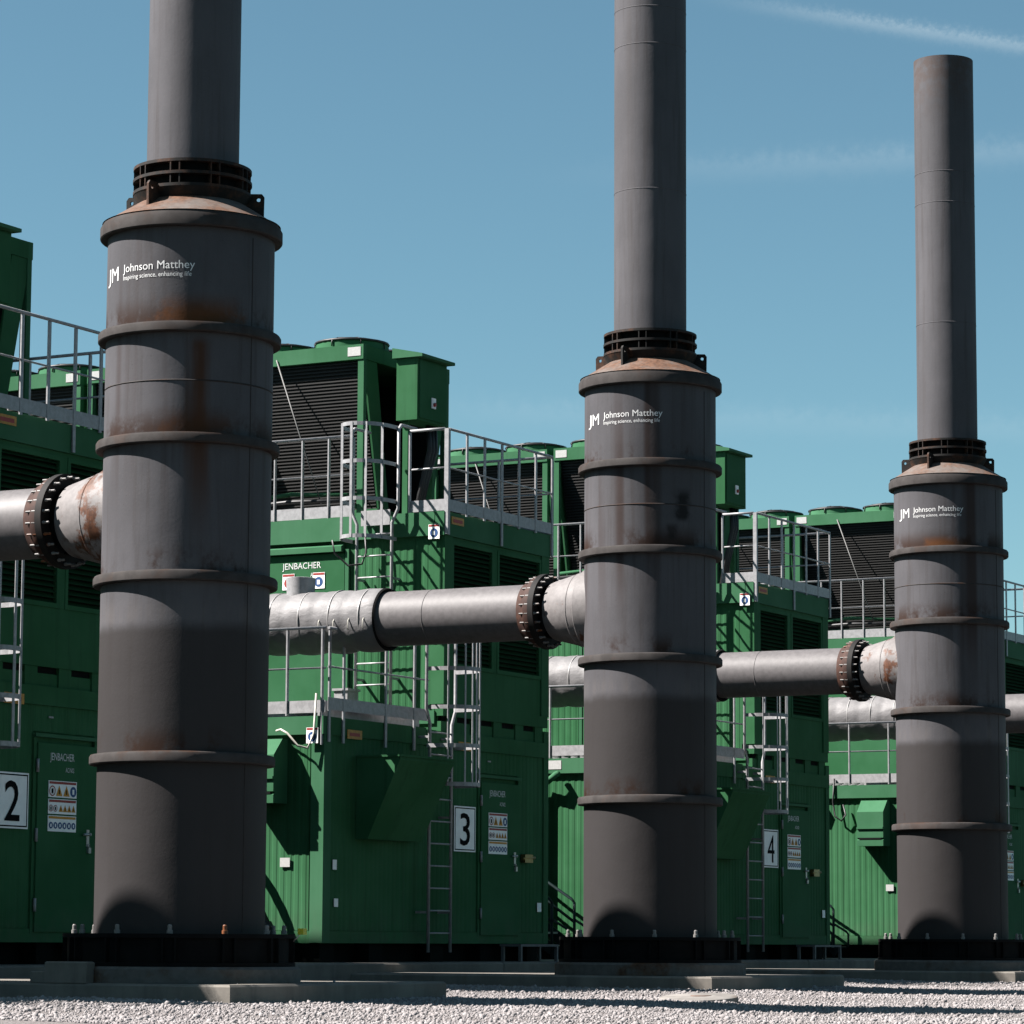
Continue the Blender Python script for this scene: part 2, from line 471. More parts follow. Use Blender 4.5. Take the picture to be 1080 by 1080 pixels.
def text_mesh(body, w, h, mat, bold=0.0, name='lettering'):
    cu_ = bpy.data.curves.new('t', 'FONT'); cu_.body = body; cu_.offset = bold; cu_.resolution_u = 3
    ob = bpy.data.objects.new('t', cu_); COL.objects.link(ob)
    dg = bpy.context.evaluated_depsgraph_get(); dg.update()
    me = bpy.data.meshes.new_from_object(ob.evaluated_get(dg)); bpy.data.objects.remove(ob); bpy.data.curves.remove(cu_)
    me.name = name
    n = len(me.vertices); co = np.zeros(n * 3); me.vertices.foreach_get('co', co); co = co.reshape(n, 3)
    lo, hi = co.min(0), co.max(0)
    if w is None: w = (hi[0] - lo[0]) * h / (hi[1] - lo[1])
    co[:, 0] = (co[:, 0] - lo[0]) * w / (hi[0] - lo[0]); co[:, 1] = (co[:, 1] - lo[1]) * h / (hi[1] - lo[1])
    me.vertices.foreach_set('co', co.ravel())
    me.materials.clear(); me.materials.append(M[mat]); me.update()
    return me
def remap(me, fn):
    """copy of a text mesh with each (x,y) sent through fn -> (x,y,z)"""
    for v in me.vertices: v.co = fn(v.co.x, v.co.y)
    me.update(); return me

# ------------------------------------------------------------------ dimensions from the photograph
P = 9.5709                       # spacing of the row
VF = 4.103                       # front plane of the containers
UL, UU, UR = 9.0084, 11.879, 14.726
ZR = 6.5286
rnd = random.Random(7)

# ------------------------------------------------------------------ ground
def ground_z(x, y):
    w = np.clip((-y - 2.2) / 10.0, -.25, 1.0)
    z = -.60 - .20 * w
    return z + .012 * np.sin(x * 1.3 + y * .7) + .010 * np.sin(x * .55 - y * 1.7 + 1.) + .006 * np.sin(3.1 * x + 2.3 * y)
def axis_pts(a, b, n, far):
    c = np.linspace(a, b, n); t = np.geomspace(1, far, 14)
    return np.concatenate([a - t[::-1], c, b + t])
gx = axis_pts(-32, 45, 200, 4000.); gy = axis_pts(-24, 20, 120, 4000.)
X, Y = np.meshgrid(gx, gy); Z = ground_z(X, Y)
gm = MB(); gm.v = list(map(tuple, np.stack([X.ravel(), Y.ravel(), Z.ravel()], 1)))
W = len(gx)
gm.f = [(j * W + i, j * W + i + 1, (j + 1) * W + i + 1, (j + 1) * W + i) for j in range(len(gy) - 1) for i in range(W - 1)]
gm.s = [True] * len(gm.f)
gm.v = [(a, b, c - .03) for a, b, c in gm.v]
struct('ground', gm, 'outer_ground')
gx, gy = np.linspace(-10, 34, 160), np.linspace(-8.8, 4, 66)
X, Y = np.meshgrid(gx, gy); Z = ground_z(X, Y)
gm = MB(); gm.v = list(map(tuple, np.stack([X.ravel(), Y.ravel(), Z.ravel()], 1))); W = len(gx)
gm.f = [(j * W + i, j * W + i + 1, (j + 1) * W + i + 1, (j + 1) * W + i) for j in range(len(gy) - 1) for i in range(W - 1)]
gm.s = [True] * len(gm.f)
struct('gravel_bed', gm, 'gravel')

def build_gravel(count):
    rs = np.random.RandomState(4)
    d0 = np.array(fwd0)[:2]; r0 = np.array(right0)[:2]; c0 = np.array(CAM)[:2]
    pts = np.zeros((0, 2))
    while len(pts) < count:
        n = count
        dep = 23.3 + (rs.rand(n) ** 1.25) * 25; lat = (rs.rand(n) - .5) * 2 * (.154 * dep + 1.6)
        p = c0 + dep[:, None] * d0 + lat[:, None] * r0
        slab = ((p[:, 0] % P) - P * 0)
        du = (p[:, 0] + 1.2) % P
        ok = (~((du < 3.68) & (p[:, 1] > -1.33)) | ((rs.rand(n) < .004) & (p[:, 1] < -.95) & (du > .03))) & (p[:, 1] < 3.32)
        pts = np.vstack([pts, p[ok]])
    pts = pts[:count]
    t = (1 + 5 ** .5) / 2
    ico = np.array([(-1, t, 0), (1, t, 0), (-1, -t, 0), (1, -t, 0), (0, -1, t), (0, 1, t), (0, -1, -t), (0, 1, -t), (t, 0, -1), (t, 0, 1), (-t, 0, -1), (-t, 0, 1)]) / 1.902
    F = np.array([(0, 11, 5), (0, 5, 1), (0, 1, 7), (0, 7, 10), (0, 10, 11), (1, 5, 9), (5, 11, 4), (11, 10, 2), (10, 7, 6), (7, 1, 8), (3, 9, 4), (3, 4, 2), (3, 2, 6), (3, 6, 8), (3, 8, 9), (4, 9, 5), (2, 4, 11), (6, 2, 10), (8, 6, 7), (9, 8, 1)])
    N = count
    v = ico[None] * (1 + rs.uniform(-.28, .28, (N, 12, 1)))
    v *= rs.uniform(.6, 1.25, (N, 1, 3)) * np.array([1, 1, .75])
    q_ = rs.randn(N, 4); q_ /= np.linalg.norm(q_, axis=1)[:, None]
    w_, x_, y_, z_ = q_.T
    Rm = np.stack([1 - 2 * (y_ * y_ + z_ * z_), 2 * (x_ * y_ - z_ * w_), 2 * (x_ * z_ + y_ * w_), 2 * (x_ * y_ + z_ * w_), 1 - 2 * (x_ * x_ + z_ * z_), 2 * (y_ * z_ - x_ * w_), 2 * (x_ * z_ - y_ * w_), 2 * (y_ * z_ + x_ * w_), 1 - 2 * (x_ * x_ + y_ * y_)], 1).reshape(N, 3, 3)
    v = np.einsum('nij,nkj->nki', Rm, v)
    size = np.clip(rs.lognormal(math.log(.0090), .44, N), .004, .034)
    v *= size[:, None, None]
    gz = ground_z(pts[:, 0], pts[:, 1])
    gz = np.where((((pts[:, 0] + 1.2) % P) < 3.68) & (pts[:, 1] > -1.33), -.428, gz)      # a few stones kicked up onto the slabs
    base = np.stack([pts[:, 0], pts[:, 1], gz + size * .12], 1)
    v += base[:, None]
    me = bpy.data.meshes.new('gravel')
    me.vertices.add(N * 12); me.vertices.foreach_set('co', v.astype(np.float32).ravel())
    idx = (F[None] + 12 * np.arange(N)[:, None, None]).ravel().astype(np.int32)
    me.loops.add(len(idx)); me.loops.foreach_set('vertex_index', idx)
    me.polygons.add(N * 20); me.polygons.foreach_set('loop_start', np.arange(0, len(idx), 3, dtype=np.int32))
    me.update(calc_edges=True)
    at = me.attributes.new('tone', 'FLOAT', 'POINT')
    at.data.foreach_set('value', np.repeat(np.clip(rs.beta(2.2, 1.6, N), 0, 1), 12).astype(np.float32))
    me.materials.append(M['stone'])
    o = link(bpy.data.objects.new('gravel', me))
    tag(o, 'pale grey crushed gravel spread in front of the concrete slabs', 'gravel', kind='stuff')
build_gravel(112000)

# ------------------------------------------------------------------ concrete
def bevel_slab(mb, x0, x1, y0, y1, z0, z1, c=.02):
    prof = [(0, z0), (0, z1 - c), (c, z1)]
    rings = [[(x0 + i, y0 + i), (x1 - i, y0 + i), (x1 - i, y1 - i), (x0 + i, y1 - i)] for i, _ in prof]
    vs = [(p[0], p[1], prof[k][1]) for k, r in enumerate(rings) for p in r]
    fs = [(k * 4 + i, k * 4 + (i + 1) % 4, k * 4 + 4 + (i + 1) % 4, k * 4 + 4 + i) for k in range(2) for i in range(4)] + [(8, 9, 10, 11)]
    return mb.add(vs, fs)
ft = MB()
for i in range(-3, 5):
    bevel_slab(ft, i * P + 2.52, i * P + P + 2.50, 3.3, 18, -1.0, -.32)
struct('container_foundation', ft, 'concrete')
for k, nm in ((0, 'nearest'), (1, 'middle'), (2, 'third'), (3, 'far')):
    mb = MB(); bevel_slab(mb, -1.2 + k * P, 2.5 + k * P, -1.35, 3.298, -1.0, -.43)
    struct('stack_foundation_slab', mb, 'concrete')

# ------------------------------------------------------------------ exhaust stack
def uv_angle(phi_deg):           # compass angle in the viewing frame -> angle round z
    return TH - R_(phi_deg)
RB = .77
def wrap(R, phi0, z0, s0=0.):
    a0 = uv_angle(phi0)
    def fn(x, y):
        a = a0 + (x + s0) / R
        return (R * math.cos(a), R * math.sin(a), z0 + y)
    return fn
def build_stack():
    t = Thing('exhaust_stack', (0, 0, 0), 'x', 'stack', 'exhaust stacks in a row')
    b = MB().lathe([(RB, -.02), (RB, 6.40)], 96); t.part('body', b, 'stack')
    s_ = MB()
    for z in (4.94,): s_.lathe([(RB, z - .008), (RB + .006, z), (RB, z + .008)], 96)
    t.part('weld_seam', s_, 'ring')
    # vertical weld at the right
    for ph in (128,):
        a = uv_angle(ph); vw = MB().bar(((RB + .001) * math.cos(a), (RB + .001) * math.sin(a), .02), ((RB + .001) * math.cos(a), (RB + .001) * math.sin(a), 6.3), (.006), .006, (math.cos(a), math.sin(a), 0)); t.part('weld_seam', vw, 'ring')
    for i, (z, h) in enumerate(RINGS):
        ro = .842; c_ = .02 if i else .05
        g = MB().lathe([(RB - .01, z - h / 2), (ro - .008, z - h / 2), (ro, z - h / 2 + .01), (ro, z + h / 2 - c_), (ro - c_ * .6, z + h / 2), (RB - .01, z + h / 2 + (.012 if i else 0))], 96, sharp=(0,))
        t.part('flange_ring', g, 'ring')
    c = MB().lathe([(.825, 6.497), (.78, 6.515), (.50, 6.69)], 96); t.part('cone', c, 'cone')
    # louvred collar
    core = MB().lathe([(.47, 6.66), (.47, 7.03), (.30, 7.035)], 64); col = t.part('collar', core, 'near_black')
    for z, ro in ((7.02, .548), (6.905, .552), (6.79, .55)):
        g = MB().lathe([(.44, z - .014), (ro, z - .014), (ro, z + .014), (.44, z + .014)], 72, sharp=(0, 1, 2)); t.part('collar_ring', g, 'collar', col)
    g = MB().lathe([(.47, 6.64), (.55, 6.78)], 64); t.part('collar_skirt', g, 'collar', col)
    rib = MB()
    rib.box((.46, -.006, 6.79), (.545, .006, 7.02)); ribm = rib.mesh('collar_rib', M['collar'])
    for k in range(9):
        for dd in (-4.5, 4.5):
            a = uv_angle(232 + k * 40 + dd)
            o = link(bpy.data.objects.new('collar_rib', ribm)); o.parent = col; o.rotation_euler = (0, 0, a)
    # lifting lugs
    poly = [(.50, 6.66), (.74, 6.53), (.74, 6.54), (.665, 6.60), (.665, 6.79), (.645, 6.815), (.52, 6.815), (.50, 6.80)]
    # plate with a hole: ring of quads round the hole
    lug = MB(); outer = [(.50, 6.64), (.665, 6.565), (.668, 6.79), (.645, 6.82), (.54, 6.82), (.50, 6.79)]
    hc_ = (.615, 6.765); nh = 12; hole = [(hc_[0] + .019 * math.cos(2 * math.pi * i / nh), hc_[1] + .019 * math.sin(2 * math.pi * i / nh)) for i in range(nh)]
    dense = []
    for i in range(len(outer)):
        a, b2 = outer[i], outer[(i + 1) % len(outer)]
        for f in (0, .34, .67): dense.append((a[0] + (b2[0] - a[0]) * f, a[1] + (b2[1] - a[1]) * f))
    def ang(p): return math.atan2(p[1] - hc_[1], p[0] - hc_[0])
    dense.sort(key=ang)
    hole = [(hc_[0] + .019 * math.cos(ang(p)), hc_[1] + .019 * math.sin(ang(p))) for p in dense]
    nd = len(dense)
    vs = [(p[0], y, p[1]) for y in (-.012, .012) for p in dense + hole]
    fs = []
    for i in range(nd):
        j = (i + 1) % nd
        fs += [(i, j, nd + j, nd + i), (2 * nd + i, 3 * nd + i, 3 * nd + j, 2 * nd + j), (i, 2 * nd + i, 2 * nd + j, j), (nd + i, nd + j, 3 * nd + j, 3 * nd + i)]
    lug.add(vs, fs); lm = lug.mesh('lifting_lug', M['collar'])
    for ph in (88, 212, 289, 335):
        o = link(bpy.data.objects.new('lifting_lug', lm)); o.parent = t.o; o.rotation_euler = (0, 0, uv_angle(ph))
    ch = MB().lathe([(.427, 7.02), (.427, 12.62), (.412, 12.62), (.412, 7.6)], 72, sharp=(1,)); cho = t.part('chimney', ch, 'chimney')
    for z in (8.725, 10.475, 10.925):
        g = MB().lathe([(.427, z - .006), (.4305, z), (.427, z + .006)], 72); t.part('weld_seam', g, 'chimney', cho)
    # base
    sk = MB().lathe([(RB, .002), (1.045, .002), (1.045, -.035), (1.00, -.036), (1.00, -.25), (1.05, -.252), (1.05, -.288)], 64, sharp=tuple(range(6))); sko = t.part('base_skirt', sk, 'black')
    gus = MB().box((.98, -.008, -.25), (1.043, .008, -.036)).mesh('gusset', M['black'])
    bm = MB().lathe([(0, 0), (.028, 0), (.028, .03), (.02, .032), (.02, .07), (.012, .08), (0, .08)], 10).mesh('anchor_bolt', M['bolt'])
    for k in range(12):
        a = uv_angle(174.4 + 5 + 30 * k)
        for da in (-.055, .055):
            o = link(bpy.data.objects.new('gusset', gus)); o.parent = sko; o.rotation_euler = (0, 0, a + da)
        o = link(bpy.data.objects.new('anchor_bolt', bm)); o.parent = t.o; o.location = (.945 * math.cos(a), .945 * math.sin(a), .003); o['rust'] = .0
    pad = MB().lathe([(0, -.286), (1.07, -.286), (1.10, -.31), (1.10, -.428)], 48, sharp=(0,)); t.part('grout_pad', pad, 'grout')
    RT = RB + .004
    def phi(s): return 251
    for body, w, h, s0, z0, bold in (('J', .075, .165, .015, 5.865, .0), ('M', .130, .130, .120, 5.90, .0), ('Johnson Matthey', .745, .098, .325, 5.935, .0), ('Inspiring science, enhancing life', .71, .056, .33, 5.875, .0)):
        me = text_mesh(body, w, h, 'letter', bold)
        remap(me, wrap(RT, 251, z0, s0)); t.part('lettering', me, None, label='white printed lettering on the upper drum', kind='stuff')
    return t.o
stack = build_stack()
STACK_LABELS = ['tall grey exhaust stack nearest the camera, the leftmost and largest', 'middle grey exhaust stack, its chimney cut off by the top edge', 'grey exhaust stack farthest right, its open chimney top against the sky', 'grey exhaust stack past the right edge of the picture']
stack['label'] = STACK_LABELS[0]
for k in (1, 2, 3):
    c = copy_tree(stack, k * P, None, STACK_LABELS[k])
    for i, o in enumerate([x for x in c.children if x.name.startswith('anchor_bolt')]):
        o['rust'] = .0
for i, o in enumerate([x for x in stack.children if x.name.startswith('anchor_bolt')]):
    a = math.degrees(TH) - math.degrees(math.atan2(o.location.y, o.location.x)); o['rust'] = 1.0 if abs(((a % 360) - 149.4)) < 6 else -.3

# ------------------------------------------------------------------ exhaust duct (leaves the stack along +Y over the container)
ZD = 3.825
def wobble_cyl(y0, y1, r, n=40, m=60, seed=1):
    rs = np.random.RandomState(seed); mb = MB(); vs = []
    ph = rs.rand(12) * 6.28
    for j in range(m + 1):
        y = y0 + (y1 - y0) * j / m
        seam = abs(((y - y0) / .43) % 1 - .5) * 2   # 1 at seams
        puff = .005 * (1 - seam ** 4) - .010 * seam ** 10
        for k in range(n):
            a = 2 * math.pi * k / n
            d = puff + .003 * math.sin(3 * a + 5 * y + ph[0]) + .003 * math.sin(7 * a - 9 * y + ph[1]) + .002 * math.sin(13 * y + 2 * a + ph[2]) + .002 * math.sin(11 * a + 23 * y + ph[3])
            sag = .02 * max(0, -math.sin(a)) * (1 - seam ** 2)
            rr = r + d + sag
            vs.append((rr * math.cos(a), y, rr * math.sin(a)))
    fs = [(j * n + k, (j + 1) * n + k, (j + 1) * n + (k + 1) % n, j * n + (k + 1) % n) for j in range(m) for k in range(n)]
    return mb.add(vs, fs, True)
def build_duct():
    t = Thing('exhaust_duct', (0, 0, ZD), 'x', 'duct', 'exhaust ducts')
    def lat(prof, n=56, **k):
        mb = MB(); mb.lathe([(r, y) for r, y in prof], n, (0, 0), 'y', **k)
        mb.v = [(x, y, z + ZD) for x, y, z in mb.v]; return mb
    t.part('pipe', lat([(.333, 8.6), (.333, 1.52)]), 'duct')
    t.part('weld_seam', lat([(.333, 2.905), (.3375, 2.9), (.333, 2.895)]), 'duct')
    cone = t.part('reducer', lat([(.325, 1.26), (.345, 1.235), (.455, .80), (.458, .60)]), 'nozzle')
    t.part('weld_seam', lat([(.432, .905), (.437, .895), (.432, .885)]), 'nozzle', cone)
    t.part('branch_collar', lat([(.470, .79), (.482, .78), (.482, .60)]), 'nozzle')
    fb = t.part('flange', lat([(.333, 1.60), (.352, 1.595), (.40, 1.50), (.425, 1.46), (.425, 1.405), (.32, 1.405)], sharp=(3,)), 'flange_brown')
    fa = t.part('flange', lat([(.32, 1.395), (.448, 1.395), (.448, 1.325), (.32, 1.325)], sharp=(0, 1, 2)), 'flange_dark')
    bm = MB().lathe([(0, 1.52), (.011, 1.52), (.011, 1.45), (.0155, 1.45), (.0155, 1.30), (.011, 1.298), (.011, 1.255), (0.0001, 1.25)], 8, (0, 0), 'y')
    bm = bm.mesh('flange_bolt', M['bolt'])
    for k in range(24):
        a = 2 * math.pi * (k + .5) / 24
        o = link(bpy.data.objects.new('flange_bolt', bm)); o.parent = fa; o.location = (.412 * math.cos(a), 0, .412 * math.sin(a)); o['rust'] = .10 if k % 3 else -.05
    # insulation jacket with seams, lacing hooks and a probe stub
    w = wobble_cyl(3.55, 7.9, .372, 48, 90); w.v = [(x, y, z + ZD) for x, y, z in w.v]
    ja = t.part('insulation_jacket', w, 'jacket')
    t.part('jacket_mouth', lat([(.385, 3.56), (.372, 3.535), (.336, 3.56)]), 'near_black', ja)
    for j in range(11):
        y = 3.765 + j * .43
        if y > 7.8: break
        t.part('seam_strap', lat([(.362, y + .014), (.386, y + .007), (.386, y - .007), (.362, y - .014)], 40), 'strap', ja)
    hk = MB().tube([(0, 0, .07), (-.02, 0, .04), (-.024, 0, -.04), (-.008, 0, -.07)], .007, 6).mesh('lacing_hook', M['hose'])
    for j in range(4):
        o = link(bpy.data.objects.new('lacing_hook', hk)); o.parent = ja; o.location = (-.375, 3.68 + .21 * j, -.08)
    st = MB().lathe([(.17, .30), (.185, .56), (.165, .565), (.10, .55)], 28, (0, 4.82)); st.v = [(x, y, z + ZD) for x, y, z in st.v]
    t.part('probe_stub', st, 'galv')
    el = MB(); pts = []
    for i in range(9):
        a = math.pi / 2 * i / 8
        pts.append((0, 7.85 + .75 * math.sin(a), ZD - .75 + .75 * math.cos(a)))
    pts.append((0, 8.6, 2.6)); el.tube(pts, .38, 32); t.part('elbow', el, 'jacket')
    return t.o
duct = build_duct()
DUCT_LABELS = ['pale exhaust duct with rusty bolted flange entering the leftmost stack', 'long pale exhaust duct with wrinkled insulation jacket entering the middle stack', 'pale exhaust duct with brown bolted flange entering the right stack', 'pale exhaust duct just right of the right stack at the edge']
duct['label'] = DUCT_LABELS[0]
for k, rust in ((0, .22), (1, -.05), (2, .13), (3, 0.)):
    r_ = duct if k == 0 else copy_tree(duct, k * P, None, DUCT_LABELS[k])
    for o in r_.children_recursive:
        if o.name.split('.')[0] in ('reducer', 'branch_collar', 'pipe', 'weld_seam'): o['rust'] = rust

# ------------------------------------------------------------------ generator units (built as unit 3, then copied)
UNITS = {}                        # root object -> (label template, unit numbers)
def unit(t, tmpl, which=(-1, 0, 1, 2)):
    UNITS[t.o] = (tmpl, which); return t
ZL, ZL2 = 2.63, 2.76              # lower roofs (left part, right part)

# --- lower enclosure
t = unit(Thing('generator_enclosure', (UL, VF, -.32), 'x', 'container', 'green generator enclosures'), 'wide green ribbed generator enclosure at ground level, {w}', (-2, -1, 0, 1, 2))
YB = 15.0
core = MB().box((UL + .03, VF + .03, -.06), (UU, YB, ZL - .02)); core.box((UU + .003, VF + .032, -.06), (UR - .03, YB - .01, ZL2 - .02)); t.part('core', core, 'green')
t.part('wall_panel', MB().corr(1, VF + .012, UL + .16, 11.42, .06, ZL - .22, -1), 'green')
t.part('wall_panel', MB().corr(1, VF + .012, 11.42, 12.80, .06, ZL2 - .36, -1), 'green')
t.part('wall_panel', MB().corr(1, VF + .012, 13.90, UR - .12, .06, ZL2 - .36, -1), 'green')
t.part('wall_panel', MB().corr(1, VF + .012, 12.80, 13.90, 2.12, ZL2 - .36, -1), 'green')
for j in range(5):
    y0 = VF + .20 + j * 1.96
    t.part('wall_panel', MB().corr(0, UL + .012, y0, y0 + 1.90, .06, ZL - .22, -1), 'green')
    t.part('panel_joint', MB().box((UL - .012, y0 + 1.90, .05), (UL + .03, y0 + 1.96, ZL - .2)), 'green')
for x0, x1, z1 in ((UL - .012, UL + .16, ZL), (UR - .12, UR + .012, ZL2)):
    t.part('corner_post', MB().box((x0, VF - .012, -.085), (x1, VF + .17, z1 - .002)), 'green_trim' if x0 < 10 else 'green')
t.part('base_beam', MB().box((UL - .004, VF - .006, -.09), (UR + .004, VF + .12, .055)), 'green')
t.part('base_beam', MB().box((UL - .006, VF + .122, -.09), (UL + .12, YB, .055)), 'green')
t.part('roof_beam', MB().box((UL - .05, VF - .016, ZL - .22), (UL + .10, YB, ZL)), 'green_trim')
t.part('roof_beam', MB().box((UL + .102, VF - .014, ZL - .22), (11.43, VF + .10, ZL - .003)), 'green')
t.part('roof_beam', MB().box((11.432, VF - .018, ZL2 - .36), (UR + .006, VF + .10, ZL2 - .16)), 'green')
rib = MB()
for j in range(9): rib.box((UL + .10, VF + .5 + j * 1.0, ZL - .02), (UU, VF + .56 + j * 1.0, ZL + .02))
t.part('roof_rib', MB().box((UL + .10, VF + .10, ZL - .03), (UU, YB - .01, ZL - .008)), 'green')
# feet on the foundation
fm = MB().box((-.16, -.12, -.23), (.16, .12, 0)).mesh('foot', M['dark'])
t.rep('foot', fm, [(x, y, -.09) for x in (UL + .25, 10.4, 11.9, 13.2, UR - .25) for y in (VF + .2, 7.5, 11)])
t.part('dark_gap_fill', MB().box((UL + .12, VF + .30, -.318), (UR - .12, YB - .3, -.062)), 'dark')  # near-black block added to darken the open gap under the container
# front hood (wedge, wide at the top)
hd = t.part('air_hood', MB().prism([(VF + .0, 2.17), (VF - .62, 2.17), (VF - .62, 2.13), (VF - .17, 1.17), (VF + .0, 1.17)], 0, 9.76, 11.08), 'green')
t.part('hood_lip', MB().box((9.74, VF - .64, 2.168), (11.10, VF - .02, 2.195)), 'green', hd)
# side hood
hp = [(UL + .0, 2.36), (UL - .12, 2.36), (UL - .31, 2.16), (UL - .31, 1.90), (UL - .335, 1.90), (UL - .335, 1.87), (UL - .31, 1.87), (UL - .31, 1.72), (UL - .27, 1.70), (UL - .31, 1.68), (UL - .31, 1.58), (UL + .0, 1.58)]
hd2 = t.part('air_hood', MB().prism(hp, 1, 4.62, 5.10), 'green_trim')
t.part('hood_slot', MB().box((UL - .315, 4.66, 1.688), (UL - .30, 5.06, 1.716)), 'dark', hd2)
# door with hinges, handle, lock
dr = t.part('door', MB().box((12.853, VF - .030, .02), (13.885, VF + .02, 2.0)), 'green_door')
t.part('door_frame', MB().box((12.80, VF - .012, .0), (12.850, VF + .02, 2.06)), 'green', dr)
t.part('door_frame', MB().box((13.888, VF - .010, .0), (13.93, VF + .02, 2.06)), 'green', dr)
t.part('door_frame', MB().box((12.80, VF - .035, 2.062), (13.95, VF + .02, 2.10)), 'green_trim', dr)
hm = MB().tube([(0, 0, -.07), (0, 0, .07)], .016, 8).mesh('hinge', M['galv'])
t.rep('hinge', hm, [(12.842, VF - .036, z) for z in (1.76, 1.03, .30)], dr)
t.part('handle', MB().tube([(13.76, VF - .07, 1.06), (13.64, VF - .07, 1.055)], .013, 8).tube([(13.76, VF - .02, 1.06), (13.76, VF - .075, 1.06)], .016, 8).box((13.735, VF - .036, .93), (13.785, VF - .028, 1.11)), 'steel', dr)
t.part('padlock', MB().box((13.745, VF - .06, .86), (13.79, VF - .032, .92)).tube([(13.755, VF - .046, .92), (13.757, VF - .046, .955), (13.778, VF - .046, .955), (13.78, VF - .046, .92)], .006, 6), 'steel', dr)
lp = t.part('bulkhead_lock', MB().box((13.98, VF - .07, .98), (14.20, VF - .004, 1.09)).tube([(13.94, VF - .05, 1.03), (14.28, VF - .05, 1.05)], .022, 8), 'brass')
t.part('vent_slot', MB().box((13.05, VF - .012, 2.27), (13.13, VF - .006, 2.29)), 'galv')
# small plates
for x, z, w, h, m in ((9.27, .85, .09, .12, 'white'), (9.31, .395, .09, .10, 'white'), (14.49, .395, .11, .12, 'white')):
    t.part('label_plate', MB().box((x - w / 2, VF - .012, z - h / 2), (x + w / 2, VF - .008, z + h / 2)), m)
t.part('label_plate', MB().box((UL - .014, 4.56, .82), (UL - .008, 4.70, .93)), 'plate')
t.part('label_plate', MB().box((UL - .056, 5.90, 2.47), (UL - .052, 6.16, 2.60)), 'plate')
for x, z in ((9.68, 2.44), (12.42, 2.44)):
    yy = VF - .022 if z == 2.44 and x > 11 else VF - .018
    lpz = t.part('maker_plate', MB().box((x - .17, yy - .006, z - .055), (x + .17, yy, z + .055)), 'amber')
    t.part('printed_band', MB().box((x - .12, yy - .009, z - .022), (x + .12, yy - .0065, z + .020)), 'red', lpz)
# rain pipe from the roof gutter
t.part('rain_pipe', MB().tube([(UL - .07, 5.95, 2.40), (UL - .14, 5.95, 2.38), (UL - .16, 6.05, 2.30), (UL - .10, 6.18, 2.24), (UL - .07, 6.20, 2.1), (UL - .07, 6.20, .0)], .05, 12), 'green_trim')
# door lettering
for body, w, h, x, z in (('JENBACHER', .43, .105, 13.06, 1.80), ('AC/N02', .15, .05, 13.34, 1.705)):
    me = text_mesh(body, w, h, 'letter', .0); remap(me, lambda a, b, x=x, z=z: (x + a - UL, -.033, z + b + .32)); t.part('lettering', me, None, dr, kind='stuff')

# --- upper ventilation container
ZU = 5.45
t = unit(Thing('ventilation_container', (UU, VF, ZL2), 'x', 'container', 'green louvred upper containers'), 'green louvred upper container stacked on the enclosure, {w}', (-2, -1, 0, 1, 2))
t.part('core', MB().box((UU + .03, VF + .10, ZL2 - .02), (UR - .03, 14.8, ZU - .02)), 'green')
t.part('base_beam', MB().box((UU, VF, ZL2 + .05), (UR, VF + .12, ZL2 + .20)), 'green')
gap = t.part('slot_band', MB().box((UU + .05, VF + .05, ZL2 - .16), (UR - .05, VF + .11, ZL2 + .05)), 'dark')
bl = MB().box((-.11, 0, 0), (.11, .05, .21)).mesh('spacer', M['green'])
t.rep('spacer', bl, [(x, VF + .012, ZL2 - .16) for x in (12.15, 12.75, 13.35, 13.95, 14.5)])
for x0, x1 in ((UU - .01, UU + .20), (UR - .20, UR + .01)):
    t.part('corner_post', MB().box((x0, VF - .012, ZL2 + .2), (x1, VF + .2, ZU - .31)), 'green')
t.part('roof_beam', MB().box((UU - .045, VF - .02, ZU - .31), (UR + .02, VF + .12, ZU)), 'green_trim')
t.part('roof_beam', MB().box((UU - .05, VF + .122, ZU - .31), (UU + .10, 14.8, ZU)), 'green_trim')
t.part('front_wall', MB().box((UU + .2, VF + .01, ZL2 + .2), (UR - .2, VF + .10, 3.45)), 'green')
t.part('front_wall', MB().box((UU + .2, VF + .01, 5.09), (UR - .2, VF + .10, ZU - .312)), 'green')
t.part('mullion', MB().box((13.20, VF + .004, 3.45), (13.30, VF + .10, 5.09)), 'green')
t.part('roof_deck', MB().box((UU + .10, VF + .122, ZU - .03), (UR, 14.78, ZU - .006)), 'galv')
for x0, x1 in ((UU + .2, 13.2), (13.3, UR - .2)):
    lv = t.part('louvre', MB().box((x0, VF + .075, 3.45), (x1, VF + .095, 5.09)), 'dark')
    fr = MB()
    for a, b in (((x0, VF - .004, 3.45), (x0 + .05, VF + .05, 5.09)), ((x1 - .05, VF - .004, 3.45), (x1, VF + .05, 5.09)), ((x0 + .05, VF - .004, 3.45), (x1 - .05, VF + .05, 3.50)), ((x0 + .05, VF - .004, 5.04), (x1 - .05, VF + .05, 5.09))): fr.box(a, b)
    t.part('louvre_frame', fr, 'green', lv)
    sl = MB(); nz = 26
    for i in range(nz):
        z = 3.52 + i * 1.51 / (nz - 1)
        sl.add([(x0 + .05, VF + .006, z - .026), (x1 - .05, VF + .006, z - .026), (x1 - .05, VF + .07, z + .03), (x0 + .05, VF + .07, z + .03), (x0 + .05, VF + .012, z - .030), (x1 - .05, VF + .012, z - .030), (x1 - .05, VF + .074, z + .024), (x0 + .05, VF + .074, z + .024)], [(0, 1, 2, 3), (7, 6, 5, 4), (0, 4, 5, 1)])
    t.part('louvre_slats', sl, 'louvre', lv, kind='stuff')
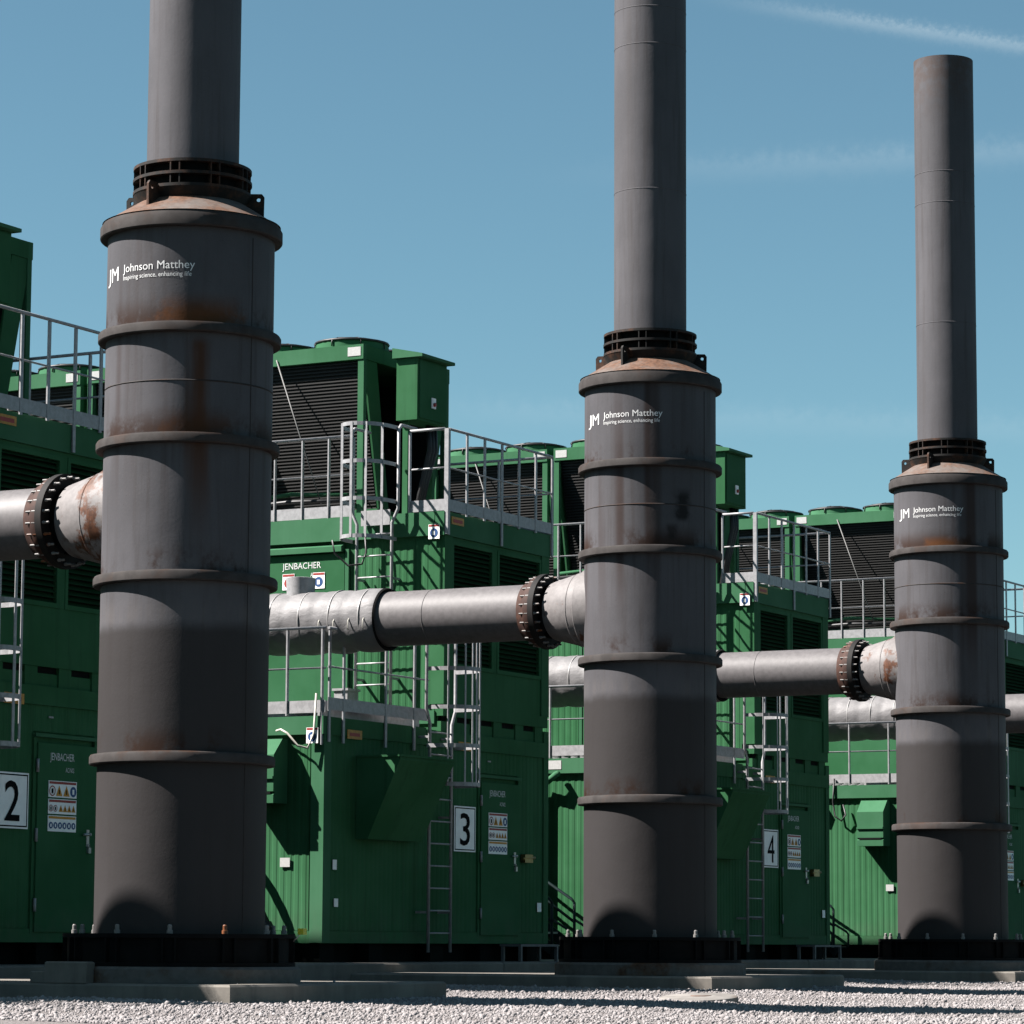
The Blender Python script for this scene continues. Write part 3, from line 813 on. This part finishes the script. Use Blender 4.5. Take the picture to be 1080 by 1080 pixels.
# sunlit side: ribbed panels, door under a canopy
t.part('wall_panel', MB().corr(0, UU + .012, VF + .21, 5.52, ZL2 + .12, ZU - .31, -1), 'green')
for j in range(3): t.part('wall_panel', MB().corr(0, UU + .012, 7.15 + 2.1 * j, 7.15 + 2.04 + 2.1 * j, ZL2 + .12, ZU - .31, -1), 'green')
t.part('base_beam', MB().box((UU - .02, VF + .122, ZL2 - .05), (UU + .06, 14.8, ZL2 + .12)), 'green_trim')
dr = t.part('door', MB().box((UU - .02, 5.60, ZL2 + .13), (UU + .03, 7.05, 4.98)), 'green_door')
t.part('door_frame', MB().box((UU - .03, 5.53, ZL2 + .13), (UU + .03, 5.585, 5.03)), 'green_trim', dr)
t.part('door_frame', MB().box((UU - .03, 7.065, ZL2 + .13), (UU + .03, 7.12, 5.03)), 'green_trim', dr)
t.part('canopy', MB().prism([(UU + .02, 5.11), (UU - .075, 5.07), (UU - .075, 5.00), (UU + .02, 5.00)], 1, 5.62, 7.35), 'green_trim')
for body, w, h, y, z in (('JENBACHER', .60, .11, 6.56, 4.775), ('AC/N02', .17, .055, 6.12, 4.69)):
    me = text_mesh(body, w, h, 'letter', .0); remap(me, lambda a, b, y=y, z=z: (-.024, y - a - VF, z + b - ZL2)); t.part('lettering', me, None, dr, kind='stuff')
lpz = t.part('maker_plate', MB().box((12.02, VF - .028, 5.30), (12.34, VF - .022, 5.40)), 'amber')
t.part('printed_band', MB().box((12.06, VF - .031, 5.325), (12.30, VF - .0285, 5.37)), 'red', lpz)

# --- roof cooler
CX0, CX1, CY0, CM, CY1, CZ0, CZ1 = 12.23, 14.50, 5.56, 7.84, 10.12, 5.66, 7.82
CXM = (CX0 + CX1) / 2
t = unit(Thing('roof_cooler', (CXM, CY0, ZU), 'x', 'cooler', 'roof coolers with fans'), 'green roof cooler with black finned sides and fans, {w}', (-2, -1, 0, 1, 2))
for a, b in ((CY0, CM - .06), (CM + .06, CY1 - .06), (CY1 + .06, CY1 + 2.28), (CY1 + 2.40, CY1 + 4.60)):
    for x0, x1 in ((CX0 - .02, CX0 + .06), (CX1 - .06, CX1 + .02)):
        t.part('top_beam', MB().box((x0, a, CZ1 - .20), (x1, b, CZ1)), 'green_trim')
    t.part('top_beam', MB().box((CX0 + .06, a, CZ1 - .198), (CX1 - .06, a + .06, CZ1 - .002)), 'green')
    t.part('top_beam', MB().box((CX0 + .06, b - .06, CZ1 - .198), (CX1 - .06, b, CZ1 - .002)), 'green')
    t.part('fan_deck', MB().box((CX0 + .06, a + .06, CZ1 - .03), (CX1 - .06, b - .06, CZ1 - .01)), 'green')
    for x in (CX0 + .035, CX1 - .035):
        for y in (a + .045, b - .045):
            t.part('corner_post', MB().box((x - .04, y - .045, ZU), (x + .04, y + .045, CZ1 - .202)), 'green_trim')
    for s in (-1, 1):
        xt, xb = CXM + s * (CX1 - CX0 - .10) / 2, CXM + s * .62
        n = Vector((xb - xt, 0, CZ0 - CZ1 + .2)); n = Vector((-n.z, 0, n.x)).normalized() * (-s if s > 0 else 1)
        # coil slab
        pol = [(xt - s * .02, CZ1 - .21), (xb - s * .02, CZ0), (xb - s * .16, CZ0), (xt - s * .16, CZ1 - .21)]
        co_ = t.part('coil', MB().prism(pol, 1, a + .09, b - .09), 'coil')
        fn = MB(); N = 44
        for i in range(N):
            f = (i + .5) / N; x = xt + (xb - xt) * f; z = CZ1 - .21 + (CZ0 - CZ1 + .21) * f
            fn.bar((x - s * .01, a + .09, z), (x - s * .01, b - .09, z), .03, .018)
        t.part('coil_slats', fn, 'fin', co_, kind='stuff')
        # slanted end plates
        for y in (a + .0, b - .05):
            pol2 = [(xt + s * .03, CZ1 - .20), (xb + s * .05, CZ0 - .1), (xb - s * .20, CZ0 - .1), (xt - s * .30, CZ1 - .20)]
            t.part('end_plate', MB().prism(pol2, 1, y + .012, y + .04), 'green')
    t.part('base_tray', MB().box((CXM - .75, a, CZ0 - .14), (CXM + .75, b, CZ0 - .004)), 'green')
    t.part('brace_rod', MB().tube([(CX0 - .035, (a + b) / 2 + .25, CZ1 - .12), (CX0 - .035, a + .62, ZU + .25)], .010, 6), 'rod')
    for i in range(3): t.part('coolant_pipe', MB().tube([(CX0 + .0 - .06 * (i % 2), a + .1, ZU + .19 + .08 * i), (CX0 - .06 * (i % 2), (a + b) / 2, ZU + .22 + .08 * i + .03 * (i - 1)), (CX0 - .06 * (i % 2), b - .1, ZU + .18 + .08 * i)], .028, 10), 'green_trim' if i != 1 else 'cable')
    for y in (a + .02, b - .26):
        t.part('label_plate', MB().box((CX0 - .026, y + .02, CZ1 - .155), (CX0 - .0205, y + .22, CZ1 - .035)), 'plate')
ringm = MB().lathe([(.54, 0), (.505, .03), (.495, .115), (.478, .115), (.48, .0)], 36, sharp=(2,)).mesh('fan', M['green_trim'])
gd = MB()
for r, z in ((.497, .130), (.36, .170), (.22, .195), (.10, .205)):
    gd.tube([(r * math.cos(2 * math.pi * k / 24), r * math.sin(2 * math.pi * k / 24), z) for k in range(25)], .010 if r < .4 else .019, 6, cap=False)
for k in range(8):
    a = 2 * math.pi * k / 8
    gd.tube([(r * math.cos(a), r * math.sin(a), z) for r, z in ((.52, .04), (.505, .13), (.36, .175), (.22, .20), (.02, .21))], .010, 5)
gd = gd.mesh('fan_guard', M['cable'])
blm = MB()
for k in range(6):
    a = 2 * math.pi * k / 6; c, s = math.cos(a), math.sin(a)
    q4 = [(.10, -.05, .10), (.44, -.12, .07), (.44, .12, .13), (.10, .05, .13)]
    blm.add([(x * c - y * s, x * s + y * c, z) for x, y, z in q4], [(0, 1, 2, 3)])
blm.lathe([(.0001, .15), (.11, .15), (.11, .06)], 16); blm = blm.mesh('fan_blades', M['cable'])
for y in (6.12, 7.22, 8.43, 9.53, 10.74, 11.84, 13.06, 14.14):
    for x in (CX0 + .60, CX1 - .60):
        f = t.rep('fan', ringm, [(x, y, CZ1 - .008)])[0]
        for nm, me in (('fan_guard', gd), ('fan_blades', blm)):
            o = link(bpy.data.objects.new(nm, me)); o.parent = f

# --- control cabinet in front of the cooler
t = unit(Thing('control_cabinet', (12.77, 4.95, 6.77), 'x', 'cabinet', 'control cabinets'), 'green control cabinet with sloping lid, {w}', (-2, -1, 0, 1, 2))
t.part('box', MB().box((12.34, 4.80, 6.77), (13.12, 5.12, 7.60)), 'green')
t.part('lid', MB().prism([(4.70, 7.60), (4.70, 7.64), (5.16, 7.74), (5.16, 7.60)], 0, 12.29, 13.17), 'green_trim')
t.part('cabinet_door', MB().box((12.38, 4.782, 6.80), (13.08, 4.798, 7.57)), 'green_door')
sw = t.part('switch', MB().box((12.68, 4.765, 6.96), (12.78, 4.781, 7.10)), 'white')
t.part('switch_knob', MB().lathe([(.028, 4.764), (.026, 4.74), (.0001, 4.738)], 12, (12.73, 7.01), 'y'), 'red', sw)
for x in (12.44, 13.10): t.part('bracket', MB().box((x - .03, 4.98, ZU), (x + .03, 5.06, 6.768)), 'green')
for i in range(3): t.part('cable', MB().tube([(12.9 + i * .08, 4.95, 6.77), (12.92 + i * .08, 4.94, 6.45), (12.86 + i * .06, 5.02, 6.0), (12.8 + i * .05, 5.1, ZU)], .035, 8), 'cable')

# --- railings
def rail_run(t, pts, z0, z1, posts, long_posts=(), toe=True, rmat='galv', drop=.30):
    """pts: polyline of (x,y); posts: list of (x,y)"""
    for i in range(len(pts) - 1):
        (x0, y0), (x1, y1) = pts[i], pts[i + 1]
        t.part('top_rail', MB().tube([(x0, y0, z1), (x1, y1, z1)], .019, 8), rmat)
        t.part('mid_rail', MB().tube([(x0, y0, (z0 + z1) / 2 + .03), (x1, y1, (z0 + z1) / 2 + .03)], .012, 8), rmat)
        if toe: t.part('toe_board', MB().bar((x0, y0, z0 + .085), (x1, y1, z0 + .085), .008, .15), rmat)
    for i, (x, y) in enumerate(posts):
        zb = z0 - drop if i in long_posts else z0 - .02
        t.part('post', MB().box((x - .023, y - .009, zb), (x + .023, y + .009, z1 - .02)), rmat)
yr = 4.063
t = unit(Thing('deck_railing', (UU, yr, ZU), 'x', 'railing', 'galvanised deck railings'), 'galvanised railing round the roof deck below the cooler, {w}', (-2, -1, 0, 1, 2))
fu = [11.915 + i * (14.76 - 11.915) / 6 for i in range(7)]
rail_run(t, [(11.915, yr), (14.76, yr)], ZU + .0, ZR, [(x, yr) for x in fu], (0, 3, 6))
t.part('corner_post', MB().box((11.845, yr - .03, ZU - .30), (11.885, yr + .03, ZR)), 'galv')
for y0, y1 in ((yr, 4.62), (5.48, 14.7)):
    ys = [y1] if y1 < 5 else [5.48, 5.86, 6.27, 6.70, 7.1, 7.5, 8.3, 9.1, 9.9, 10.7, 11.5, 12.3, 13.1, 13.9, 14.65]
    rail_run(t, [(11.865, y0 + .03), (11.865, y1)], ZU, ZR, [(11.865, y) for y in ys], (0, 3) if y1 > 5 else ())
rail_run(t, [(14.76, yr + .03), (14.76, 14.7)], ZU, ZR, [(14.76, 4.9 + .85 * i) for i in range(12)], (0, 4, 8))

t = unit(Thing('roof_railing', (UL, VF, ZL), 'x', 'railing', 'galvanised lower roof railings'), 'low galvanised railing along the lower roof edge, {w}', (-2, -1, 0, 1, 2))
yl = VF - .03
rail_run(t, [(UL + .03, yl), (11.45, yl)], ZL + .07, 3.70, [(x, yl) for x in (9.07, 9.40, 10.40, 11.10)], (0, 1, 2, 3), drop=.38)
rail_run(t, [(UL - .03, yl), (UL - .03, 12.4)], ZL + .03, 3.70, [(UL - .03, y) for y in (4.12, 4.62, 5.35, 6.1, 6.9, 7.8, 8.7, 9.6, 10.5, 11.4, 12.3)], (0,), drop=.38)

t = unit(Thing('roof_walkway', (10.4, VF, ZL), 'x', 'walkway', 'grating walkways on the lower roofs'), 'galvanised grating walkway beside the duct on the lower roof, {w}', (-1, 0, 1, 2))
t.part('beam', MB().box((UL + .15, VF + .16, ZL + .002), (11.55, VF + .22, ZL + .21)), 'galv')
t.part('beam', MB().box((UL + .15, 5.1, ZL + .002), (11.80, 5.16, ZL + .17)), 'galv')
gr = MB()
for i in range(30): gr.box((9.95, VF + .26 + i * .16, ZL + .12), (11.75, VF + .275 + i * .16, ZL + .16))
for i in range(7): gr.box((9.95 + i * .3, VF + .24, ZL + .118), (9.97 + i * .3, 8.9, ZL + .158))
t.part('grating', gr, 'galv', kind='stuff')
t.part('junction_box', MB().box((11.35, 5.22, ZL + .2), (11.62, 5.42, ZL + .50)).box((11.33, 5.20, ZL + .50), (11.64, 5.44, ZL + .53)), 'galv')

# --- ladders with cages
def ladder(t, p0, side, out, z0, z1, zc0, nh, w, depth, top, loop=True):
    """p0: foot centre (x,y); side: unit vector between the two rails; out: unit vector away from the wall"""
    p0 = Vector((p0[0], p0[1], 0)); side = Vector(side); out = Vector(out)
    for s in (-1, 1):
        a = p0 + side * s * w / 2
        pts = [a + Vector((0, 0, z0)), a + Vector((0, 0, z1 - .28)), a + side * s * .09 + Vector((0, 0, z1 - .10)), a + side * s * .09 + Vector((0, 0, top - .06)), a + side * s * .09 - out * .06 + Vector((0, 0, top)), a + side * s * .09 - out * .45 + Vector((0, 0, top)), ]
        t.part('stile', MB().tube(pts, .022, 8), 'galv')
    n = int((z1 - z0 - .2) / .28); rm = MB().tube([side * (-w / 2), side * (w / 2)], .012, 6).mesh('rung', M['galv'])
    t.rep('rung', rm, [p0 + Vector((0, 0, z0 + .24 + .28 * i)) for i in range(n)])
    # cage
    def cagept(a):   # a in 0..1 round the hoop
        ang = math.pi * a
        return side * (-(w / 2 + .07) * math.cos(ang)) + out * depth * (math.sin(ang) ** .7)
    hp = [cagept(i / 14) for i in range(15)]
    hb = MB()
    for i in range(14):
        q0, q1 = hp[i], hp[i + 1]; tt = (q1 - q0).normalized(); nn = tt.cross(Vector((0, 0, 1)))
        hb.add([q0 + Vector((0, 0, -.025)), q1 + Vector((0, 0, -.025)), q1 + Vector((0, 0, .025)), q0 + Vector((0, 0, .025)), q0 + nn * .008 + Vector((0, 0, -.025)), q1 + nn * .008 + Vector((0, 0, -.025)), q1 + nn * .008 + Vector((0, 0, .025)), q0 + nn * .008 + Vector((0, 0, .025))],
               [(0, 1, 2, 3), (7, 6, 5, 4), (3, 2, 6, 7), (0, 4, 5, 1)])
    hm = hb.mesh('cage_hoop', M['galv'])
    zs = [zc0 + (top - zc0 - .04) * i / (nh - 1) for i in range(nh)]
    t.rep('cage_hoop', hm, [p0 + Vector((0, 0, z)) for z in zs])
    for a in (.14, .32, .5, .68, .86):
        q0 = p0 + cagept(a)
        t.part('cage_bar', MB().bar(q0 + Vector((0, 0, zc0 - .02)), q0 + Vector((0, 0, top - .02)), .035, .008, out), 'galv')
t = unit(Thing('caged_ladder', (11.53, VF - .17, -.32), 'x', 'ladder', 'caged ladders at the enclosure fronts'), 'galvanised caged ladder up the shaded front wall, {w}')
ladder(t, (11.53, VF - .17), (1, 0, 0), (0, -1, 0), -.20, 2.95, 1.90, 5, .555, .52, 3.88)
for z in (.3, 1.5, 2.5):
    for x in (11.2525, 11.8075): t.part('wall_bracket', MB().bar((x, VF - .17, z), (x, VF + .02, z), .03, .03), 'galv')
t = unit(Thing('caged_ladder', (11.73, 5.05, ZL), 'x', 'ladder', 'caged ladders to the roof decks'), 'galvanised caged ladder up the sunlit upper side wall, {w}')
ladder(t, (11.70, 5.05), (0, 1, 0), (-1, 0, 0), 2.70, 5.60, 5.10, 4, .53, .60, 6.60)
for z in (3.3, 4.6):
    for y in (4.785, 5.315): t.part('wall_bracket', MB().bar((11.70, y, z), (UU + .02, y, z), .03, .03), 'galv')
t.part('safety_mesh', MB().box((11.72, 4.83, 5.30), (11.735, 5.27, 5.50)), 'galv')

# --- signs
def disc(mb, c, r, axis_y, n=16, ri=0.):
    # ring or disc in a front-facing plane y = axis_y
    if ri <= 0:
        mb.add([(c[0] + r * math.cos(2 * math.pi * k / n), axis_y, c[1] + r * math.sin(2 * math.pi * k / n)) for k in range(n)], [tuple(range(n))])
    else:
        vs = [(c[0] + q * math.cos(2 * math.pi * k / n), axis_y, c[1] + q * math.sin(2 * math.pi * k / n)) for q in (ri, r) for k in range(n)]
        mb.add(vs, [(k, n + k, n + (k + 1) % n, (k + 1) % n) for k in range(n)])
    return mb
def number_sign(num):
    k = num - 3; dx = k * P; y = VF - .020
    t = Thing('number_sign', (12.42 + dx, y, 1.08), {2: 'white number plate cut by the left picture edge', 3: 'white number plate beside the ladder between left and middle stacks', 4: 'white number plate between the middle and right stacks', 5: 'white number plate hidden behind the right stack'}[num], 'sign', 'unit number signs')
    x0, x1, z0, z1 = 12.145 + dx, 12.705 + dx, 1.085, 1.668
    t.part('plate', MB().box((x0, y - .006, z0), (x1, y, z1)), 'white')
    b = MB(); i, w = .018, .014
    for a, c in (((x0 + i, z0 + i), (x1 - i, z0 + i + w)), ((x0 + i, z1 - i - w), (x1 - i, z1 - i)), ((x0 + i, z0 + i + w), (x0 + i + w, z1 - i - w)), ((x1 - i - w, z0 + i + w), (x1 - i, z1 - i - w))):
        b.box((a[0], y - .008, a[1]), (c[0], y - .0065, c[1]))
    t.part('border', b, 'ink')
    me = text_mesh(str(num), .26, .42, 'ink', .0 if num == 4 else .008, 'numeral'); remap(me, lambda a, b_: (12.295 - 12.42 + a, -.010, .082 + b_)); t.part('numeral', me, None)
for num in (2, 3, 4, 5): number_sign(num)

def notice(dx, label):
    y = VF - .034
    t = Thing('safety_notice', (13.33 + dx, y, 1.08), label, 'notice', 'safety notices on the doors')
    x0, x1 = 13.035 + dx, 13.655 + dx - .12
    W_ = x1 - x0
    tri = MB().add([(-.06, 0, 0), (.06, 0, 0), (0, 0, .12)], [(0, 1, 2)])
    trik = MB().add([(-.009, -.001, .018), (.009, -.001, .018), (.009, -.001, .07), (-.009, -.001, .07)], [(0, 1, 2, 3)])
    rows = ((1.435, 1.61, 'red'), (1.26, 1.418, 'red'), (1.075, 1.243, 'orange'))
    tm = tri.mesh('warning_triangle', M['orange']); tk = trik.mesh('triangle_mark', M['ink'])
    for r, (z0, z1, hc) in enumerate(rows):
        p = t.part('panel', MB().box((x0, y - .005, z0), (x1, y, z1)), 'white')
        t.part('header', MB().box((x0 + .012, y - .0065, z1 - .034), (x1 - .012, y - .0055, z1 - .008)), hc, p)
        zc = (z0 + z1 - .04) / 2
        def tri_at(f, s):
            o = t.rep('warning_triangle', tm, [(x0 + W_ * f, y - .008, zc - .055 * s)], p)[0]; o.scale = (s, 1, s)
            o2 = t.rep('triangle_mark', tk, [(x0 + W_ * f, y - .009, zc - .055 * s)], p)[0]; o2.scale = (s, 1, s)
        def circ(f, rad, m, hollow):
            t.part('symbol', disc(MB(), (x0 + W_ * f, zc), rad, y - .008, 18, rad * .78 if hollow else 0), m, p)
            g = MB().box((x0 + W_ * f - rad * .28, y - .0095, zc - rad * .5), (x0 + W_ * f + rad * .28, y - .0085, zc + rad * .45))
            t.part('symbol_mark', g, 'ink' if hollow else 'white', p)
        if r == 0:
            circ(.13, .056, 'red', True); tri_at(.37, .95); tri_at(.63, .95); circ(.87, .056, 'blue', False)
        elif r == 1:
            circ(.09, .036, 'red', True); circ(.25, .036, 'red', True)
            for f in (.44, .59, .74, .89): tri_at(f, .62)
        else:
            for i in range(6): circ(.10 + .16 * i, .036, 'blue', False)
for num, lb in ((2, 'three-panel safety notice on the door left of the nearest stack'), (3, 'three-panel safety notice on the door between left and middle stacks'), (4, 'three-panel safety notice on the door between middle and right stacks'), (5, 'small three-panel safety notice at the right edge of the picture')):
    notice((num - 3) * P, lb)

def side_notice(base, label, axis, s=.16, grp=None, ring=False):
    """white plate with a red header and a blue disc; axis 0 = on the sunlit side, faces -X"""
    t = Thing('helmet_sign', base, label, 'sign', grp)
    x, y, z = base
    t.part('plate', MB().box((x - .004, y - s / 2, z), (x, y + s / 2, z + s * 1.15)), 'white')
    t.part('header', MB().box((x - .006, y - s / 2 + .006, z + s * .97), (x - .0045, y + s / 2 - .006, z + s * 1.12)), 'red')
    n = 18; d = MB().add([(x - .006, y + s * .36 * math.cos(2 * math.pi * k / n), z + s * .48 + s * .36 * math.sin(2 * math.pi * k / n)) for k in range(n)], [tuple(range(n))[::-1]])
    t.part('symbol', d, 'red' if ring else 'blue')
    t.part('symbol_mark', MB().box((x - .008, y - s * .10, z + s * .30), (x - .0065, y + s * .12, z + s * .62)), 'white')
    return t
WN = {-2: 'beyond the left picture edge', -1: 'left of the nearest stack', 0: 'between left and middle stacks', 1: 'between middle and right stacks', 2: 'behind the right stack'}
unit(side_notice((UU - .065, 4.22, 5.09), 'x', 0, .165, 'blue disc signs below the deck railings'), 'white sign with blue disc at the deck corner, {w}', (0, 1))
unit(side_notice((UL - .065, 4.23, 2.30), 'x', 0, .165, 'blue disc signs at the lower roofs'), 'white sign with blue disc at the lower roof corner, {w}', (0,))
for yy, lb in ((6.46, 'small notice with red ring left of the probe stub, {w}'), (5.99, 'small notice with blue disc right of the probe stub, {w}')):
    s_ = unit(side_notice((UU - .024, yy, 4.53), 'x', 0, .185, 'small notices on the upper side doors', 'red ring' in lb), lb, (0,))

# --- stair handrails, door step, hoses
t = unit(Thing('stair_handrail', (UL - .35, 5.6, -.32), 'x', 'handrail', 'dark stair handrails'), 'dark tubular stair handrail beside the sunlit wall, {w}', (0, 1, 2))
for x in (UL - .25, UL - .95):
    for z in (0., -.27):
        t.part('rail', MB().tube([(x, 7.2, 1.62 + z), (x, 6.14, .88 + z), (x, 5.62, .56 + z), (x, 5.57, .50 + z), (x, 5.57, .40 + z)] if z == 0 else [(x, 7.2, 1.62 + z), (x, 6.14, .88 + z), (x, 5.58, .50 + z)], .022, 8), 'dark_teal')
    t.part('post', MB().tube([(x, 5.57, -.30), (x, 5.57, .48)], .022, 8), 'dark_teal')
    t.part('post', MB().tube([(x, 6.9, -.30), (x, 6.9, 1.38)], .022, 8), 'dark_teal')
    t.part('end_loop', MB().tube([(x, 5.57, .26), (x, 5.34, .13), (x, 5.30, .08), (x, 5.30, -.10), (x, 5.34, -.14), (x, 5.56, -.14)], .020, 8), 'dark_teal')
for i in range(5): t.part('tread', MB().box((UL - .93, 5.55 + i * .28, -.14 + i * .19), (UL - .27, 5.82 + i * .28, -.11 + i * .19)), 'galv')
t.part('stringer', MB().bar((UL - .94, 5.5, -.22), (UL - .94, 7.2, .93), .02, .16), 'dark_teal')
t.part('stringer', MB().bar((UL - .26, 5.5, -.22), (UL - .26, 7.2, .93), .02, .16), 'dark_teal')

t = unit(Thing('door_step', (13.9, VF - .2, -.32), 'x', 'step', 'steel door steps'), 'low steel step under the enclosure door, {w}')
t.part('tread', MB().box((13.38, VF - .34, -.125), (14.42, VF - .02, -.095)), 'galv_dark')
for x in (13.40, 14.40):
    for y in (VF - .32, VF - .06): t.part('leg', MB().box((x - .02, y - .02, -.32), (x + .02, y + .02, -.126)), 'galv_dark')

for k, lb in ((0, 'thin pale hose hanging from the roof edge beside a blue disc sign'), (2, 'dark looped cable hanging below the lower roof railing')):
    dx = k * P
    h = Thing('hanging_hose', (UL + dx - .1, 4.5, 2.2), lb, 'hose')
    if k == 0: h.part('tube', MB().tube([(UL - .10, 4.72, 2.46), (UL - .16, 4.62, 2.47), (UL - .2, 4.5, 2.42), (UL - .16, 4.38, 2.27), (UL - .1, 4.27, 2.24), (UL - .08, 4.2, 2.42), (UL - .08, 4.17, 2.9)], .014, 8), 'hose')
    else: h.part('tube', MB().tube([(UL + dx - .06, 5.62, 2.75), (UL + dx - .08, 5.64, 2.35), (UL + dx - .09, 5.60, 2.1), (UL + dx - .09, 5.48, 2.02), (UL + dx - .09, 5.40, 2.12), (UL + dx - .08, 5.45, 2.3)], .016, 8), 'cable')
h = Thing('looped_cable', (UU - .2, 5.4, 4.8), 'black cable loop hanging below the upper ladder cage of unit 3', 'cable')
h.part('tube', MB().tube([(UU - .3, 5.62, 5.12), (UU - .3, 5.58, 4.95), (UU - .25, 5.40, 4.78), (UU - .2, 5.22, 4.80), (UU - .2, 5.16, 4.95), (UU - .2, 5.18, 5.2)], .014, 8), 'cable')

for root, (tmpl, which) in UNITS.items():
    for k in which:
        if k == 0: continue
        copy_tree(root, k * P, None, tmpl.format(w=WN[k]))
    root['label'] = tmpl.format(w=WN[0])

# ------------------------------------------------------------------ small things on the slabs
t = Thing('concrete_block', (-.80, .50, -.43), 'grey concrete block beside the foot of the leftmost stack', 'block')
b = MB(); bevel_slab(b, -1.197, -1.075, .15, .60, -.43, -.245, .012); t.part('block', b, 'concrete')
b = MB(); bevel_slab(b, -1.19, -1.08, .605, .76, -.43, -.33, .01); t.part('chip', b, 'concrete')
t = Thing('drain_cover', (4.05, -3.25, -.62), 'flat pale concrete drain cover lying on the gravel below the middle stack', 'cover')
b = MB(); a0 = 0
cov = MB().lathe([(0, .075), (.35, .075), (.38, .06), (.39, -.08)], 28, sharp=(0,)); cov.v = [(x * 1.0, y * 1.0, z + .07 * x) for x, y, z in cov.v]
cov.v = [(x + 4.05, y - 3.25, z - .635) for x, y, z in cov.v]; t.part('slab', cov, 'concrete_light')
t.part('recess', MB().lathe([(0, -.5545), (.10, -.5545), (.11, -.565)], 20, (4.07, -3.27)), 'cone')
t = Thing('shadow_pipe', (UL - .25, 4.55, -.32), 'added black pipe behind the leftmost stack, casting a diagonal shadow on the wall', 'pipe')  # hidden pipe added to cast the diagonal shadow on the lit wall
t.part('tube', MB().tube([(UL - .02, 5.22, 1.02), (UL - .20, 5.15, .95), (UL - .25, 5.07, .80), (UL - .25, 4.69, .06), (UL - .25, 4.64, -.10), (UL - .25, 4.63, -.31)], .055, 12), 'cable')
t.part('pipe_collar', MB().tube([(UL - .25, 4.73, .14), (UL - .25, 4.69, .06)], .068, 12), 'cable')
t = Thing('marker_tag', (.98, -.62, 0), 'small yellow tag tied at the base of the leftmost stack', 'tag')
a = uv_angle(95)
t.part('wire', MB().tube([(1.04 * math.cos(a), 1.04 * math.sin(a), -.06), (1.12 * math.cos(a), 1.12 * math.sin(a), .02)], .006, 6), 'hose')
t.part('tag', MB().box((1.12 * math.cos(a) - .03, 1.12 * math.sin(a) - .03, .0), (1.12 * math.cos(a) + .03, 1.12 * math.sin(a) + .03, .055)), 'yellow')
